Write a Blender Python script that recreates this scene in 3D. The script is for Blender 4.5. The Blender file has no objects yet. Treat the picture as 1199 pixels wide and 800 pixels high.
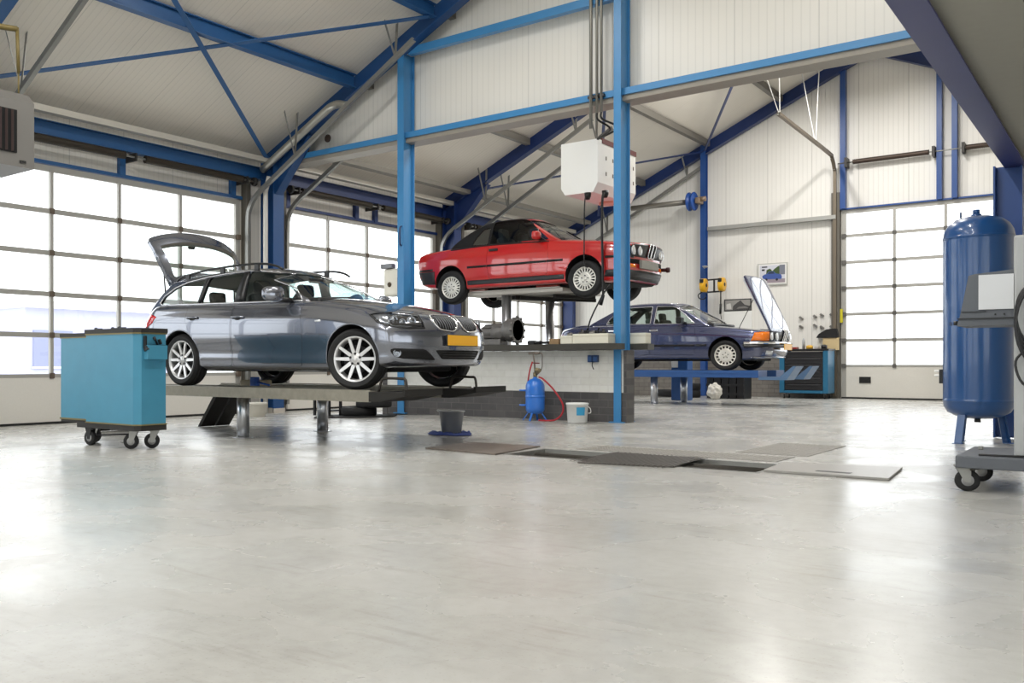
import bpy, bmesh, math, random
from mathutils import Vector, Matrix
from mathutils.bvhtree import BVHTree
from math import sin, cos, pi, radians, sqrt, atan2
random.seed(7)
SC = bpy.context.scene
COL = SC.collection
V = Vector

# ---------------------------------------------------------------- materials
MATS = {}
def lin(c):
    return tuple(((x/255)/12.92 if x/255 <= .04045 else ((x/255+.055)/1.055)**2.4) for x in c)
def mat(name, rgb, rough=.5, metal=0., coat=0., noise=0., nscale=8., bump=0., spec=.5, srgb=True, crough=.05):
    if name in MATS: return MATS[name]
    m = bpy.data.materials.new(name); m.use_nodes = True
    nt = m.node_tree; b = nt.nodes['Principled BSDF']
    c = lin(rgb) if srgb else rgb
    b.inputs['Base Color'].default_value = (*c, 1)
    b.inputs['Roughness'].default_value = rough
    b.inputs['Metallic'].default_value = metal
    b.inputs['Coat Weight'].default_value = coat
    b.inputs['Coat Roughness'].default_value = crough
    b.inputs['Specular IOR Level'].default_value = spec
    if noise > 0 or bump > 0:
        tc = nt.nodes.new('ShaderNodeTexCoord')
        n = nt.nodes.new('ShaderNodeTexNoise'); n.inputs['Scale'].default_value = nscale
        n.inputs['Detail'].default_value = 5
        nt.links.new(tc.outputs['Object'], n.inputs['Vector'])
        if noise > 0:
            mr = nt.nodes.new('ShaderNodeMapRange')
            mr.inputs['To Min'].default_value = 1-noise; mr.inputs['To Max'].default_value = 1+noise
            nt.links.new(n.outputs['Fac'], mr.inputs['Value'])
            mx = nt.nodes.new('ShaderNodeVectorMath'); mx.operation = 'SCALE'
            mx.inputs[0].default_value = c
            nt.links.new(mr.outputs['Result'], mx.inputs['Scale'])
            nt.links.new(mx.outputs['Vector'], b.inputs['Base Color'])
        if bump > 0:
            bp = nt.nodes.new('ShaderNodeBump'); bp.inputs['Strength'].default_value = bump
            bp.inputs['Distance'].default_value = .01
            nt.links.new(n.outputs['Fac'], bp.inputs['Height']); nt.links.new(bp.outputs['Normal'], b.inputs['Normal'])
    MATS[name] = m
    return m
def glass(name, tint=(1,1,1), refl=.05, rough=.0):
    if name in MATS: return MATS[name]
    m = bpy.data.materials.new(name); m.use_nodes = True; nt = m.node_tree
    nt.nodes.remove(nt.nodes['Principled BSDF'])
    out = nt.nodes['Material Output']
    t = nt.nodes.new('ShaderNodeBsdfTransparent'); t.inputs['Color'].default_value = (*tint, 1)
    g = nt.nodes.new('ShaderNodeBsdfGlossy'); g.inputs['Roughness'].default_value = rough
    lw = nt.nodes.new('ShaderNodeLayerWeight'); pw = nt.nodes.new('ShaderNodeMath'); pw.operation = 'POWER'; pw.inputs[1].default_value = 4; nt.links.new(lw.outputs['Facing'], pw.inputs[0]); f = nt.nodes.new('ShaderNodeMath'); f.operation = 'MULTIPLY_ADD'; f.inputs[1].default_value = .85; f.inputs[2].default_value = refl; nt.links.new(pw.outputs[0], f.inputs[0])
    mx = nt.nodes.new('ShaderNodeMixShader')
    nt.links.new(f.outputs[0], mx.inputs['Fac']); nt.links.new(t.outputs[0], mx.inputs[1]); nt.links.new(g.outputs[0], mx.inputs[2])
    nt.links.new(mx.outputs[0], out.inputs['Surface'])
    MATS[name] = m
    return m
def emit(name, rgb, strength):
    if name in MATS: return MATS[name]
    m = bpy.data.materials.new(name); m.use_nodes = True; nt = m.node_tree
    b = nt.nodes['Principled BSDF']
    b.inputs['Emission Color'].default_value = (*rgb, 1); b.inputs['Emission Strength'].default_value = strength
    MATS[name] = m
    return m

# ---------------------------------------------------------------- mesh helpers
def bm_new(): return bmesh.new()
def box(bm, x0, x1, y0, y1, z0, z1, mi=0):
    vs = [bm.verts.new(p) for p in ((x0,y0,z0),(x1,y0,z0),(x1,y1,z0),(x0,y1,z0),(x0,y0,z1),(x1,y0,z1),(x1,y1,z1),(x0,y1,z1))]
    fs = []
    for q in ((0,3,2,1),(4,5,6,7),(0,1,5,4),(1,2,6,5),(2,3,7,6),(3,0,4,7)):
        f = bm.faces.new([vs[i] for i in q]); f.material_index = mi; fs.append(f)
    return vs
def bbox(bm, x0, x1, y0, y1, z0, z1, r=.01, seg=2, mi=0):
    """bevelled box"""
    t = bmesh.new(); box(t, x0, x1, y0, y1, z0, z1)
    bmesh.ops.bevel(t, geom=list(t.edges), offset=r, segments=seg, affect='EDGES', profile=.5)
    merge(bm, t, mi)
def merge(bm, t, mi=None, M=None):
    t.verts.ensure_lookup_table(); mp = {}
    for v in t.verts: mp[v] = bm.verts.new(M @ v.co if M else v.co)
    for f in t.faces:
        try:
            g = bm.faces.new([mp[v] for v in f.verts]); g.material_index = f.material_index if mi is None else mi; g.smooth = f.smooth
        except ValueError: pass
    t.free()
def frame_of(d, up=V((0,0,1))):
    d = V(d).normalized()
    if abs(d.dot(up)) > .98: up = V((1,0,0))
    s = d.cross(up).normalized(); u = s.cross(d).normalized()
    return d, s, u
def bar(bm, p0, p1, w, h, up=V((0,0,1)), mi=0):
    """rectangular bar, w sideways, h along up"""
    p0, p1 = V(p0), V(p1); d, s, u = frame_of(p1-p0, V(up))
    vs = []
    for p in (p0, p1):
        for a, b in ((-1,-1),(1,-1),(1,1),(-1,1)): vs.append(bm.verts.new(p+s*(a*w/2)+u*(b*h/2)))
    for q in ((3,2,1,0),(4,5,6,7),(0,1,5,4),(1,2,6,5),(2,3,7,6),(3,0,4,7)):
        f = bm.faces.new([vs[i] for i in q]); f.material_index = mi
def sect(bm, p0, p1, poly, up=V((0,0,1)), mi=0):
    """extrude a 2D section (sideways, up) from p0 to p1"""
    p0, p1 = V(p0), V(p1); d, s, u = frame_of(p1-p0, V(up))
    A = [bm.verts.new(p0+s*a+u*b) for a, b in poly]; B = [bm.verts.new(p1+s*a+u*b) for a, b in poly]
    n = len(poly)
    for i in range(n):
        f = bm.faces.new((A[i], A[(i+1)%n], B[(i+1)%n], B[i])); f.material_index = mi
    f = bm.faces.new(A[::-1]); f.material_index = mi
    f = bm.faces.new(B); f.material_index = mi
def ibeam_poly(h, w, tf=.015, tw=.01):
    a, b = w/2, h/2
    return [(-a,-b),(a,-b),(a,-b+tf),(tw/2,-b+tf),(tw/2,b-tf),(a,b-tf),(a,b),(-a,b),(-a,b-tf),(-tw/2,b-tf),(-tw/2,-b+tf),(-a,-b+tf)]
def ibeam(bm, p0, p1, h, w, up=V((0,0,1)), tf=.015, tw=.012, mi=0): sect(bm, p0, p1, ibeam_poly(h, w, tf, tw), up, mi)
def chan_poly(w, h, t=.006):
    a, b = w/2, h/2
    return [(-a,-b),(a,-b),(a,b),(a-t,b),(a-t,-b+t),(-a+t,-b+t),(-a+t,b),(-a,b)]
def tube(bm, pts, r, n=10, mi=0, cap=True, closed=False):
    pts = [V(p) for p in pts]; rings = []; m = len(pts); pu = None
    rr = r if isinstance(r, (list, tuple)) else [r]*m
    for i, p in enumerate(pts):
        a = pts[i-1] if (i > 0 or closed) else pts[i]; b = pts[(i+1) % m] if (i < m-1 or closed) else pts[i]
        d = (b-a)
        if d.length < 1e-9: d = V((0,0,1))
        d.normalize()
        if pu is None:
            _, s, u = frame_of(d)
        else:
            u = (pu - d*pu.dot(d))
            if u.length < 1e-6: _, s, u = frame_of(d)
            u.normalize(); s = d.cross(u)
        pu = u
        rings.append([bm.verts.new(p+s*(rr[i]*cos(2*pi*k/n))+u*(rr[i]*sin(2*pi*k/n))) for k in range(n)])
    for i in range(m if closed else m-1):
        A, B = rings[i], rings[(i+1) % m]
        for k in range(n):
            f = bm.faces.new((A[k], A[(k+1)%n], B[(k+1)%n], B[k])); f.smooth = True; f.material_index = mi
    if cap and not closed:
        f = bm.faces.new(rings[0][::-1]); f.material_index = mi
        f = bm.faces.new(rings[-1]); f.material_index = mi
def smooth_path(pts, k=6):
    """Catmull-Rom through points"""
    pts = [V(p) for p in pts]; P = [pts[0]*2-pts[1]]+pts+[pts[-1]*2-pts[-2]]; out = []
    for i in range(1, len(P)-2):
        for j in range(k):
            t = j/k; a, b, c, d = P[i-1], P[i], P[i+1], P[i+2]
            out.append(.5*((2*b)+(c-a)*t+(2*a-5*b+4*c-d)*t*t+(3*b-a-3*c+d)*t**3))
    out.append(pts[-1]); return out
def lathe(bm, prof, n=32, c=(0,0,0), axis='Z', mi=0, smooth=True, mis=None):
    """prof: (r, h) pairs, revolve about axis through c"""
    c = V(c); rings = []
    for r, h in prof:
        ring = []
        if r < 1e-6: r = 1e-5
        for k in range(n):
            a = 2*pi*k/n; x, y = r*cos(a), r*sin(a)
            p = V((x,y,h)) if axis == 'Z' else (V((x,h,-y)) if axis == 'Y' else V((h,x,y)))
            ring.append(bm.verts.new(c+p))
        rings.append(ring)
    for i in range(len(rings)-1):
        for k in range(n):
            f = bm.faces.new((rings[i][k], rings[i][(k+1)%n], rings[i+1][(k+1)%n], rings[i+1][k])); f.smooth = smooth
            f.material_index = mis[i] if mis else mi
    f = bm.faces.new(rings[0][::-1]); f.material_index = mis[0] if mis else mi
    f = bm.faces.new(rings[-1]); f.material_index = mis[-1] if mis else mi
def prism(bm, poly, axis, d0, d1, mi=0):
    """extrude 2D poly along axis. axis X: poly=(y,z); Y: poly=(x,z); Z: poly=(x,y)"""
    def P(a, b, d): return V((d,a,b)) if axis == 'X' else (V((a,d,b)) if axis == 'Y' else V((a,b,d)))
    A = [bm.verts.new(P(a,b,d0)) for a, b in poly]; B = [bm.verts.new(P(a,b,d1)) for a, b in poly]
    n = len(poly); fs = []
    for i in range(n): fs.append(bm.faces.new((A[i], A[(i+1)%n], B[(i+1)%n], B[i])))
    fs.append(bm.faces.new(A[::-1])); fs.append(bm.faces.new(B))
    for f in fs: f.material_index = mi
def rpoly(poly, r, seg=4):
    """round the corners of a 2D polygon"""
    out = []; n = len(poly)
    for i in range(n):
        p, a, b = V(poly[i]), V(poly[i-1]), V(poly[(i+1)%n])
        da, db = (a-p), (b-p); k = min(r, da.length*.45, db.length*.45)
        s, e = p+da.normalized()*k, p+db.normalized()*k
        for j in range(seg+1):
            t = j/seg; q = s*(1-t)**2+p*2*t*(1-t)+e*t*t; out.append((q.x, q.y))
    return out
WO = {}
def objs(name, bm, m, parent=None, **k):
    """one object for every connected piece of bm"""
    left = set(bm.verts); out = []
    while left:
        v = left.pop(); st = [v]; comp = {v}
        while st:
            for e in st.pop().link_edges:
                for w in e.verts:
                    if w not in comp: comp.add(w); st.append(w)
        left -= comp; nb = bmesh.new(); mp = {w: nb.verts.new(w.co) for w in comp}
        for f in {f for w in comp for f in w.link_faces}:
            g = nb.faces.new([mp[w] for w in f.verts]); g.material_index = f.material_index; g.smooth = f.smooth
        out.append(obj(name, nb, m, parent, **k))
    bm.free(); return out
def fin(bm, smooth=False, ang=None):
    bmesh.ops.recalc_face_normals(bm, faces=list(bm.faces))
    if smooth:
        for f in bm.faces: f.smooth = True
def obj(name, bm, m, parent=None, smooth=False, origin=None, recalc=True, sharp=None):
    """link bm (world coordinates) as one object"""
    if recalc: bmesh.ops.recalc_face_normals(bm, faces=list(bm.faces))
    if smooth:
        for f in bm.faces: f.smooth = True
    if sharp:
        for e in bm.edges:
            if len(e.link_faces) == 2 and e.calc_face_angle(0) > radians(sharp): e.smooth = False
    off = WO.get(parent, V((0,0,0))) if parent is not None else V(origin or (0,0,0))
    if off.length: bmesh.ops.translate(bm, verts=list(bm.verts), vec=-off)
    me = bpy.data.meshes.new(name); bm.to_mesh(me); bm.free()
    for x in (m if isinstance(m, (list, tuple)) else [m]): me.materials.append(x)
    o = bpy.data.objects.new(name, me); COL.objects.link(o)
    WO[o] = V(off)
    if parent is not None: o.parent = parent
    elif origin: o.location = origin
    return o
def tag(o, label, cat, group=None):
    o['label'] = label; o['category'] = cat
    if group: o['group'] = group
    return o
def thing(name, label, cat, loc, group=None, rz=0, local=False):
    o = bpy.data.objects.new(name, None); COL.objects.link(o); o.empty_display_size = .1
    o.location = loc; o.rotation_euler = (0,0,rz)
    WO[o] = V((0,0,0)) if local else V(loc)
    return tag(o, label, cat, group)
def struct(name, bm, m, parent=None, **k):
    o = obj(name, bm, m, parent, **k)
    if parent is None: o['kind'] = 'structure'
    return o
def dup(o, loc=None, rz=None, label=None, group=None, parent=None):
    c = o.copy(); COL.objects.link(c); WO[c] = WO.get(o, V())
    if parent is not None: c.parent = parent; c.matrix_parent_inverse = o.matrix_parent_inverse.copy()
    if loc is not None: c.location = loc
    if rz is not None: c.rotation_euler = (0,0,rz)
    if label: c['label'] = label
    if group: c['group'] = group
    for ch in [x for x in COL.objects if x.parent == o]: dup(ch, parent=c)
    return c
def curve_y(tab, x):
    """monotone cubic through (x,y) table"""
    n = len(tab)
    if x <= tab[0][0]: return tab[0][1]
    if x >= tab[-1][0]: return tab[-1][1]
    d = [(tab[i+1][1]-tab[i][1])/(tab[i+1][0]-tab[i][0]) for i in range(n-1)]
    m = [d[0]]+[0 if d[i-1]*d[i] <= 0 else 2*d[i-1]*d[i]/(d[i-1]+d[i]) for i in range(1, n-1)]+[d[-1]]
    for i in range(n-1):
        if x <= tab[i+1][0]:
            h = tab[i+1][0]-tab[i][0]; t = (x-tab[i][0])/h
            return ((2*t**3-3*t*t+1)*tab[i][1]+(t**3-2*t*t+t)*h*m[i]+(-2*t**3+3*t*t)*tab[i+1][1]+(t**3-t*t)*h*m[i+1])

def structs(name, bm, m, parent=None):
    for o in objs(name, bm, m, parent):
        if parent is None: o['kind'] = 'structure'
PBLUE = mat('post_blue', (64,134,188), .38, noise=.06, nscale=3)
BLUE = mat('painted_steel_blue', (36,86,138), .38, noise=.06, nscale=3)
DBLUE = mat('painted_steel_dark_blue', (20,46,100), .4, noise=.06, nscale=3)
GALV = mat('galvanised_steel', (150,150,146), .42, .75, noise=.08, nscale=20)
ALU = mat('aluminium_profile', (168,166,160), .45, .1)
CHROME = mat('polished_chrome', (235,235,235), .08, 1.)
BLACK = mat('black_plastic', (22,22,23), .45)
RUBBER = mat('black_rubber', (26,26,27), .75)
DARK = mat('dark_void', (9,9,10), .9)
WHITEP = mat('white_enamel', (240,240,236), .35)
YELLOW = mat('yellow_plate', (246,180,20), .4)
RED = mat('red_paint', (190,30,28), .4)
def ribbed(name, rgb, axis, pitch, depth=.5, rough=.45, stain=.05, seam=.2):
    """coated sandwich panel with fine ribs along one axis"""
    m = bpy.data.materials.new(name); m.use_nodes = True; nt = m.node_tree; b = nt.nodes['Principled BSDF']
    tc = nt.nodes.new('ShaderNodeTexCoord'); sp = nt.nodes.new('ShaderNodeSeparateXYZ')
    nt.links.new(tc.outputs['Object'], sp.inputs[0])
    def M(op, a, bv=None):
        n = nt.nodes.new('ShaderNodeMath'); n.operation = op
        for i, q in enumerate((a, bv)):
            if q is None: continue
            if isinstance(q, (int, float)): n.inputs[i].default_value = q
            else: nt.links.new(q, n.inputs[i])
        return n.outputs[0]
    t = M('MULTIPLY', sp.outputs[axis], 1/pitch)
    fr = M('FRACT', t)
    rib = M('LESS_THAN', fr, .16)
    big = M('LESS_THAN', M('FRACT', M('MULTIPLY', sp.outputs[axis], 1/1.1)), .012)
    h = M('MAXIMUM', rib, M('MULTIPLY', big, 3.))
    bp = nt.nodes.new('ShaderNodeBump'); bp.inputs['Strength'].default_value = depth; bp.inputs['Distance'].default_value = .004
    bp.invert = True
    nt.links.new(h, bp.inputs['Height']); nt.links.new(bp.outputs[0], b.inputs['Normal'])
    n = nt.nodes.new('ShaderNodeTexNoise'); n.inputs['Scale'].default_value = .8; n.inputs['Detail'].default_value = 4
    nt.links.new(tc.outputs['Object'], n.inputs['Vector'])
    c = lin(rgb)
    f1 = M('SUBTRACT', 1.0, M('MULTIPLY', rib, .07)); f2 = M('SUBTRACT', f1, M('MULTIPLY', big, seam))
    f3 = M('MULTIPLY', f2, M('ADD', 1-stain, M('MULTIPLY', n.outputs['Fac'], 2*stain)))
    mx = nt.nodes.new('ShaderNodeVectorMath'); mx.operation = 'SCALE'; mx.inputs[0].default_value = c
    nt.links.new(f3, mx.inputs['Scale']); nt.links.new(mx.outputs[0], b.inputs['Base Color'])
    b.inputs['Roughness'].default_value = rough
    return m
ROOFM = ribbed('roof_panel', (188,180,168), 1, .10, .4, .5)
ROOFX = ribbed('roof_panel_ribs', (232,226,214), 0, .11, .4, .5, .05, .12)
WALLY = ribbed('wall_panel_back', (232,230,224), 1, .11, .5, .45)
WALLX = ribbed('wall_panel_side', (226,222,212), 0, .11, .5, .45)
def floor_material():
    m = bpy.data.materials.new('polished_concrete'); m.use_nodes = True; nt = m.node_tree; b = nt.nodes['Principled BSDF']
    tc = nt.nodes.new('ShaderNodeTexCoord')
    def noise(s, d, dist=0):
        n = nt.nodes.new('ShaderNodeTexNoise'); n.inputs['Scale'].default_value = s; n.inputs['Detail'].default_value = d
        n.inputs['Distortion'].default_value = dist
        nt.links.new(tc.outputs['Object'], n.inputs['Vector']); return n.outputs['Fac']
    def ramp(src, stops):
        r = nt.nodes.new('ShaderNodeValToRGB'); e = r.color_ramp.elements
        while len(e) < len(stops): e.new(.5)
        for x, (p, c) in zip(e, stops): x.position = p; x.color = (*c, 1)
        nt.links.new(src, r.inputs[0]); return r.outputs[0]
    a = ramp(noise(.6, 5, 0), [(.22, lin((164,162,157))), (.48, lin((178,177,172))), (.80, lin((190,189,186)))])
    g = ramp(noise(14, 6), [(.25, (.86,.86,.85)), (.6, (1,1,1))])
    mx = nt.nodes.new('ShaderNodeMix'); mx.data_type = 'RGBA'; mx.blend_type = 'MULTIPLY'; mx.inputs[0].default_value = .7
    nt.links.new(a, mx.inputs[6]); nt.links.new(g, mx.inputs[7])
    # dark scuffs
    s = ramp(noise(2.3, 6, .2), [(.58, (1,1,1)), (.80, (.80,.79,.77))])
    m2 = nt.nodes.new('ShaderNodeMix'); m2.data_type = 'RGBA'; m2.blend_type = 'MULTIPLY'; m2.inputs[0].default_value = .55
    nt.links.new(mx.outputs[2], m2.inputs[6]); nt.links.new(s, m2.inputs[7])
    # fine grit and drag marks along the drive-in direction
    mp = nt.nodes.new('ShaderNodeMapping'); mp.inputs['Scale'].default_value = (5, .7, 1); mp.inputs['Rotation'].default_value = (0, 0, .25)
    nt.links.new(tc.outputs['Object'], mp.inputs['Vector'])
    dn = nt.nodes.new('ShaderNodeTexNoise'); dn.inputs['Scale'].default_value = 3; dn.inputs['Detail'].default_value = 5; nt.links.new(mp.outputs[0], dn.inputs['Vector'])
    d1_ = ramp(dn.outputs['Fac'], [(.56, (1,1,1)), (.85, (.74,.72,.69))])
    g2_ = ramp(noise(70, 4), [(.30, (.80,.78,.74)), (.40, (1,1,1))])
    ma = nt.nodes.new('ShaderNodeMix'); ma.data_type = 'RGBA'; ma.blend_type = 'MULTIPLY'; ma.inputs[0].default_value = .8
    nt.links.new(m2.outputs[2], ma.inputs[6]); nt.links.new(d1_, ma.inputs[7])
    mb = nt.nodes.new('ShaderNodeMix'); mb.data_type = 'RGBA'; mb.blend_type = 'MULTIPLY'; mb.inputs[0].default_value = .6
    nt.links.new(ma.outputs[2], mb.inputs[6]); nt.links.new(g2_, mb.inputs[7])
    nt.links.new(mb.outputs[2], b.inputs['Base Color'])
    r = ramp(noise(1.6, 7, .6), [(.3, (.19,.19,.19)), (.7, (.34,.34,.34))])
    nt.links.new(r, b.inputs['Roughness'])
    bp = nt.nodes.new('ShaderNodeBump'); bp.inputs['Strength'].default_value = .06; bp.inputs['Distance'].default_value = .01
    nt.links.new(noise(3, 3), bp.inputs['Height']); nt.links.new(bp.outputs[0], b.inputs['Normal'])
    b.inputs['Specular IOR Level'].default_value = .42
    return m
FLOOR = floor_material()
def brick_material(name, c1, c2, mortar, axis):
    m = bpy.data.materials.new(name); m.use_nodes = True; nt = m.node_tree; b = nt.nodes['Principled BSDF']
    tc = nt.nodes.new('ShaderNodeTexCoord'); sp = nt.nodes.new('ShaderNodeSeparateXYZ'); cb = nt.nodes.new('ShaderNodeCombineXYZ')
    nt.links.new(tc.outputs['Object'], sp.inputs[0]); nt.links.new(sp.outputs[axis], cb.inputs[0]); nt.links.new(sp.outputs[2], cb.inputs[1])
    k = nt.nodes.new('ShaderNodeTexBrick'); nt.links.new(cb.outputs[0], k.inputs['Vector'])
    k.inputs['Color1'].default_value = (*lin(c1), 1); k.inputs['Color2'].default_value = (*lin(c2), 1); k.inputs['Mortar'].default_value = (*lin(mortar), 1)
    k.inputs['Scale'].default_value = 1; k.inputs['Brick Width'].default_value = .30; k.inputs['Row Height'].default_value = .112; k.inputs['Mortar Size'].default_value = .006
    n = nt.nodes.new('ShaderNodeTexNoise'); n.inputs['Scale'].default_value = 9; n.inputs['Detail'].default_value = 6
    nt.links.new(tc.outputs['Object'], n.inputs['Vector'])
    mx = nt.nodes.new('ShaderNodeMix'); mx.data_type = 'RGBA'; mx.blend_type = 'OVERLAY'; mx.inputs[0].default_value = .35
    nt.links.new(k.outputs['Color'], mx.inputs[6]); nt.links.new(n.outputs['Color'], mx.inputs[7]); 
    bw = nt.nodes.new('ShaderNodeRGBToBW'); nt.links.new(n.outputs['Color'], bw.inputs[0]); nt.links.new(bw.outputs[0], mx.inputs[7])
    nt.links.new(mx.outputs[2], b.inputs['Base Color'])
    bp = nt.nodes.new('ShaderNodeBump'); bp.inputs['Strength'].default_value = .6; bp.inputs['Distance'].default_value = .008; bp.invert = True
    nt.links.new(k.outputs['Fac'], bp.inputs['Height']); nt.links.new(bp.outputs[0], b.inputs['Normal'])
    b.inputs['Roughness'].default_value = .7
    return m
BRICKD = brick_material('grey_brick', (70,69,70), (86,84,84), (96,94,93), 1)
BRICKW = brick_material('white_painted_brick', (226,226,221), (219,219,213), (216,215,210), 1)
BRICKB = brick_material('grey_brown_brick', (110,105,99), (124,118,111), (88,85,80), 1)
GLASS = glass('window_glass', (.97,.985,.98))
CARGLASS = glass('car_glass', (.62,.72,.70))
CARGLASS2 = glass('car_glass_clear', (.80,.88,.86))
DKGLASS = glass('lamp_glass', (.92,.93,.95))
# ================================================================= THE HALL
YW, XA, XC = 13.7, 13.34, 26.5           # left wall, partition line, back wall
RIDGE_Y = 5.2
def roof_z(y): return 5.24+.472*(13.2-(y if y >= RIDGE_Y else 2*RIDGE_Y-y))     # underside of roof panels
def raft_z(y): return 4.9+.472*(13.2-(y if y >= RIDGE_Y else 2*RIDGE_Y-y))      # underside of rafters
X_FRONT, Y_RIGHT = -9.0, -3.3
FALL = .11                                # the floor falls gently to the left doors
def floor_z(y): return -FALL*max(0., min(1., (y-9.)/(YW-9.)))
# ---- floor with a shallow recess for the roller tester
PX0, PX1, PY0, PY1 = 7.86, 8.70, 2.36, 4.74
b = bm_new()
for (x0,x1,y0,y1) in ((X_FRONT,PX0,Y_RIGHT,9.),(PX1,XC+.1,Y_RIGHT,9.),(PX0,PX1,Y_RIGHT,PY0),(PX0,PX1,PY1,9.)):
    v = [b.verts.new(p) for p in ((x0,y0,0),(x1,y0,0),(x1,y1,0),(x0,y1,0))]; b.faces.new(v)
v = [b.verts.new(p) for p in ((PX0,PY0,-.09),(PX1,PY0,-.09),(PX1,PY1,-.09),(PX0,PY1,-.09))]; b.faces.new(v)
t = [b.verts.new((p.co.x,p.co.y,0)) for p in v]
for i in range(4): b.faces.new((v[i], v[(i+1)%4], t[(i+1)%4], t[i]))
for x0, x1 in ((X_FRONT,PX0),(PX0,PX1),(PX1,XC+.1)): b.faces.new([b.verts.new(p) for p in ((x0,9.,0),(x1,9.,0),(x1,YW+.1,-FALL),(x0,YW+.1,-FALL))])
bmesh.ops.remove_doubles(b, verts=list(b.verts), dist=1e-4)
struct('floor', b, FLOOR)
# ---- roof panels
def slab(pts, th):
    bm = bm_new(); A = [bm.verts.new(p) for p in pts]; B = [bm.verts.new(V(p)+V((0,0,th))) for p in pts]
    n = len(pts)
    bm.faces.new(A[::-1]); bm.faces.new(B)
    for i in range(n): bm.faces.new((A[i], A[(i+1)%n], B[(i+1)%n], B[i]))
    return bm
struct('ceiling_left', slab([(X_FRONT,YW+.2,roof_z(YW+.2)),(XC+.1,YW+.2,roof_z(YW+.2)),(XC+.1,RIDGE_Y,roof_z(RIDGE_Y)),(X_FRONT,RIDGE_Y,roof_z(RIDGE_Y))], .12), ROOFX)
struct('ceiling_right', slab([(X_FRONT,RIDGE_Y,roof_z(RIDGE_Y)),(XC+.1,RIDGE_Y,roof_z(RIDGE_Y)),(XC+.1,Y_RIGHT-.2,roof_z(Y_RIGHT-.2)),(X_FRONT,Y_RIGHT-.2,roof_z(Y_RIGHT-.2))], .12), ROOFX)

# ---- sectional doors
def sectional(name, axis, pos, inw, a0, a1, muls, rails, zsill, ztop, stile=.11, handle=None, hinge=(96,84,72), zb=0.):
    def bx(bm, aa, ab, n0, n1, z0, z1, mi=0):
        q0, q1 = sorted((pos+inw*n0, pos+inw*n1))
        if axis == 'X': box(bm, aa, ab, q0, q1, z0, z1, mi)
        else: box(bm, q0, q1, aa, ab, z0, z1, mi)
    bm = bm_new()
    bx(bm, a0, a0+stile, -.02, .045, zb+.03, ztop); bx(bm, a1-stile, a1, -.02, .045, zb+.03, ztop)
    for m in muls: bx(bm, m-.03, m+.03, -.015, .05, zsill-.06, ztop-.02)
    for z in rails: bx(bm, a0+stile, a1-stile, -.02, .04, z-.04, z+.04)
    bx(bm, a0, a1, -.02, .042, ztop-.1, ztop); bx(bm, a0+stile, a1-stile, -.02, .04, zsill-.03, zsill+.03)
    for z in list(rails)+[zsill]:
        for m in list(muls):
            bx(bm, m-.04, m+.04, .035, .065, z-.045, z+.045, 1)
        for m in (a0+.06, a1-.06): bx(bm, m-.05, m+.05, .04, .09, z-.05, z+.05, 1)
    d = struct(name, bm, [ALU, mat('door_hinge_'+name, hinge, .6)])
    bm = bm_new(); bx(bm, a0+.02, a1-.02, -.015, .035, zb+.04, zsill-.02)
    struct('bottom_panel', bm, mat('door_panel_white', (222,219,211), .5, noise=.04, nscale=30, bump=.1), d)
    bm = bm_new(); q = pos+inw*.01
    if axis == 'X': vs = [(a0,q,zsill),(a1,q,zsill),(a1,q,ztop),(a0,q,ztop)]
    else: vs = [(q,a0,zsill),(q,a1,zsill),(q,a1,ztop),(q,a0,ztop)]
    bm.faces.new([bm.verts.new(p) for p in vs]); struct('glazing', bm, GLASS, d)
    bm = bm_new(); bx(bm, a0, a1, -.02, .05, zb, zb+.04); struct('rubber_seal', bm, RUBBER, d)
    if handle is not None:
        bm = bm_new(); bx(bm, handle-.13, handle+.13, .035, .055, .40, .56); bx(bm, handle-.09, handle+.09, .05, .07, .46, .49); struct('handle', bm, BLACK, d)
    return d
RL = [1.36, 2.04, 2.72, 3.41]
def left_tracks(d, a0, a1, springs=True):
    for a in (a0-.07, a1+.07):
        pts = smooth_path([(a,13.5,.05),(a,13.5,2.0),(a,13.5,3.6),(a,13.42,4.02),(a,13.15,4.28),(a,12.6,4.59),(a,9.4,6.41)], 5)
        bm = bm_new()
        for p, q in zip(pts, pts[1:]): sect(bm, p, q, chan_poly(.08, .07, .01), up=(1,0,0))
        # hangers up to the roof
        for y in (12.2, 9.8):
            z = 4.59+.569*(12.6-y); bar(bm, (a,y,z), (a-.2,y+.1,roof_z(y)), .05, .008); bar(bm, (a,y,z), (a+.12,y+.05,roof_z(y)), .05, .008)
        struct('track', bm, GALV, d)
    bm = bm_new()
    for a in (a0-.12, a1+.12): box(bm, a-.05, a+.05, 13.52, 13.69, -FALL+.004, 4.75)
    struct('jamb', bm, mat('grey_jamb', (96,92,84), .5), d)
    if springs:
        bm = bm_new()
        tube(bm, [(a0-.1,13.35,4.5),(a1+.1,13.35,4.5)], .018, 8); struct('spring_shaft', bm, GALV, d)
        w = (a1-a0)
        for k, (s, e) in enumerate(((.04,.46),(.54,.96))):
            bm = bm_new(); x0, x1 = a0+w*s, a0+w*e
            n = int((x1-x0)/.02); tube(bm, [(x0+(x1-x0)*i/n,13.35,4.5) for i in range(n+1)], [.062 if i % 2 else .072 for i in range(n+1)], 10)
            struct('torsion_spring', bm, mat('spring_steel', (62,56,48), .5, .5), d)
        bm = bm_new()
        for s in (.02,.5,.98): box(bm, a0+w*s-.015, a0+w*s+.015, 13.3, 13.69, 4.43, 4.57)
        for s in (-.02, 1.02): lathe(bm, [(.02,-.03),(.08,-.03),(.085,-.02),(.07,0),(.085,.02),(.08,.03),(.02,.03)], 20, (a0+w*s,13.35,4.5), 'X')
        structs('spring_bracket', bm, mat('bracket_dark', (58,56,54), .5, .4), d)
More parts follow.
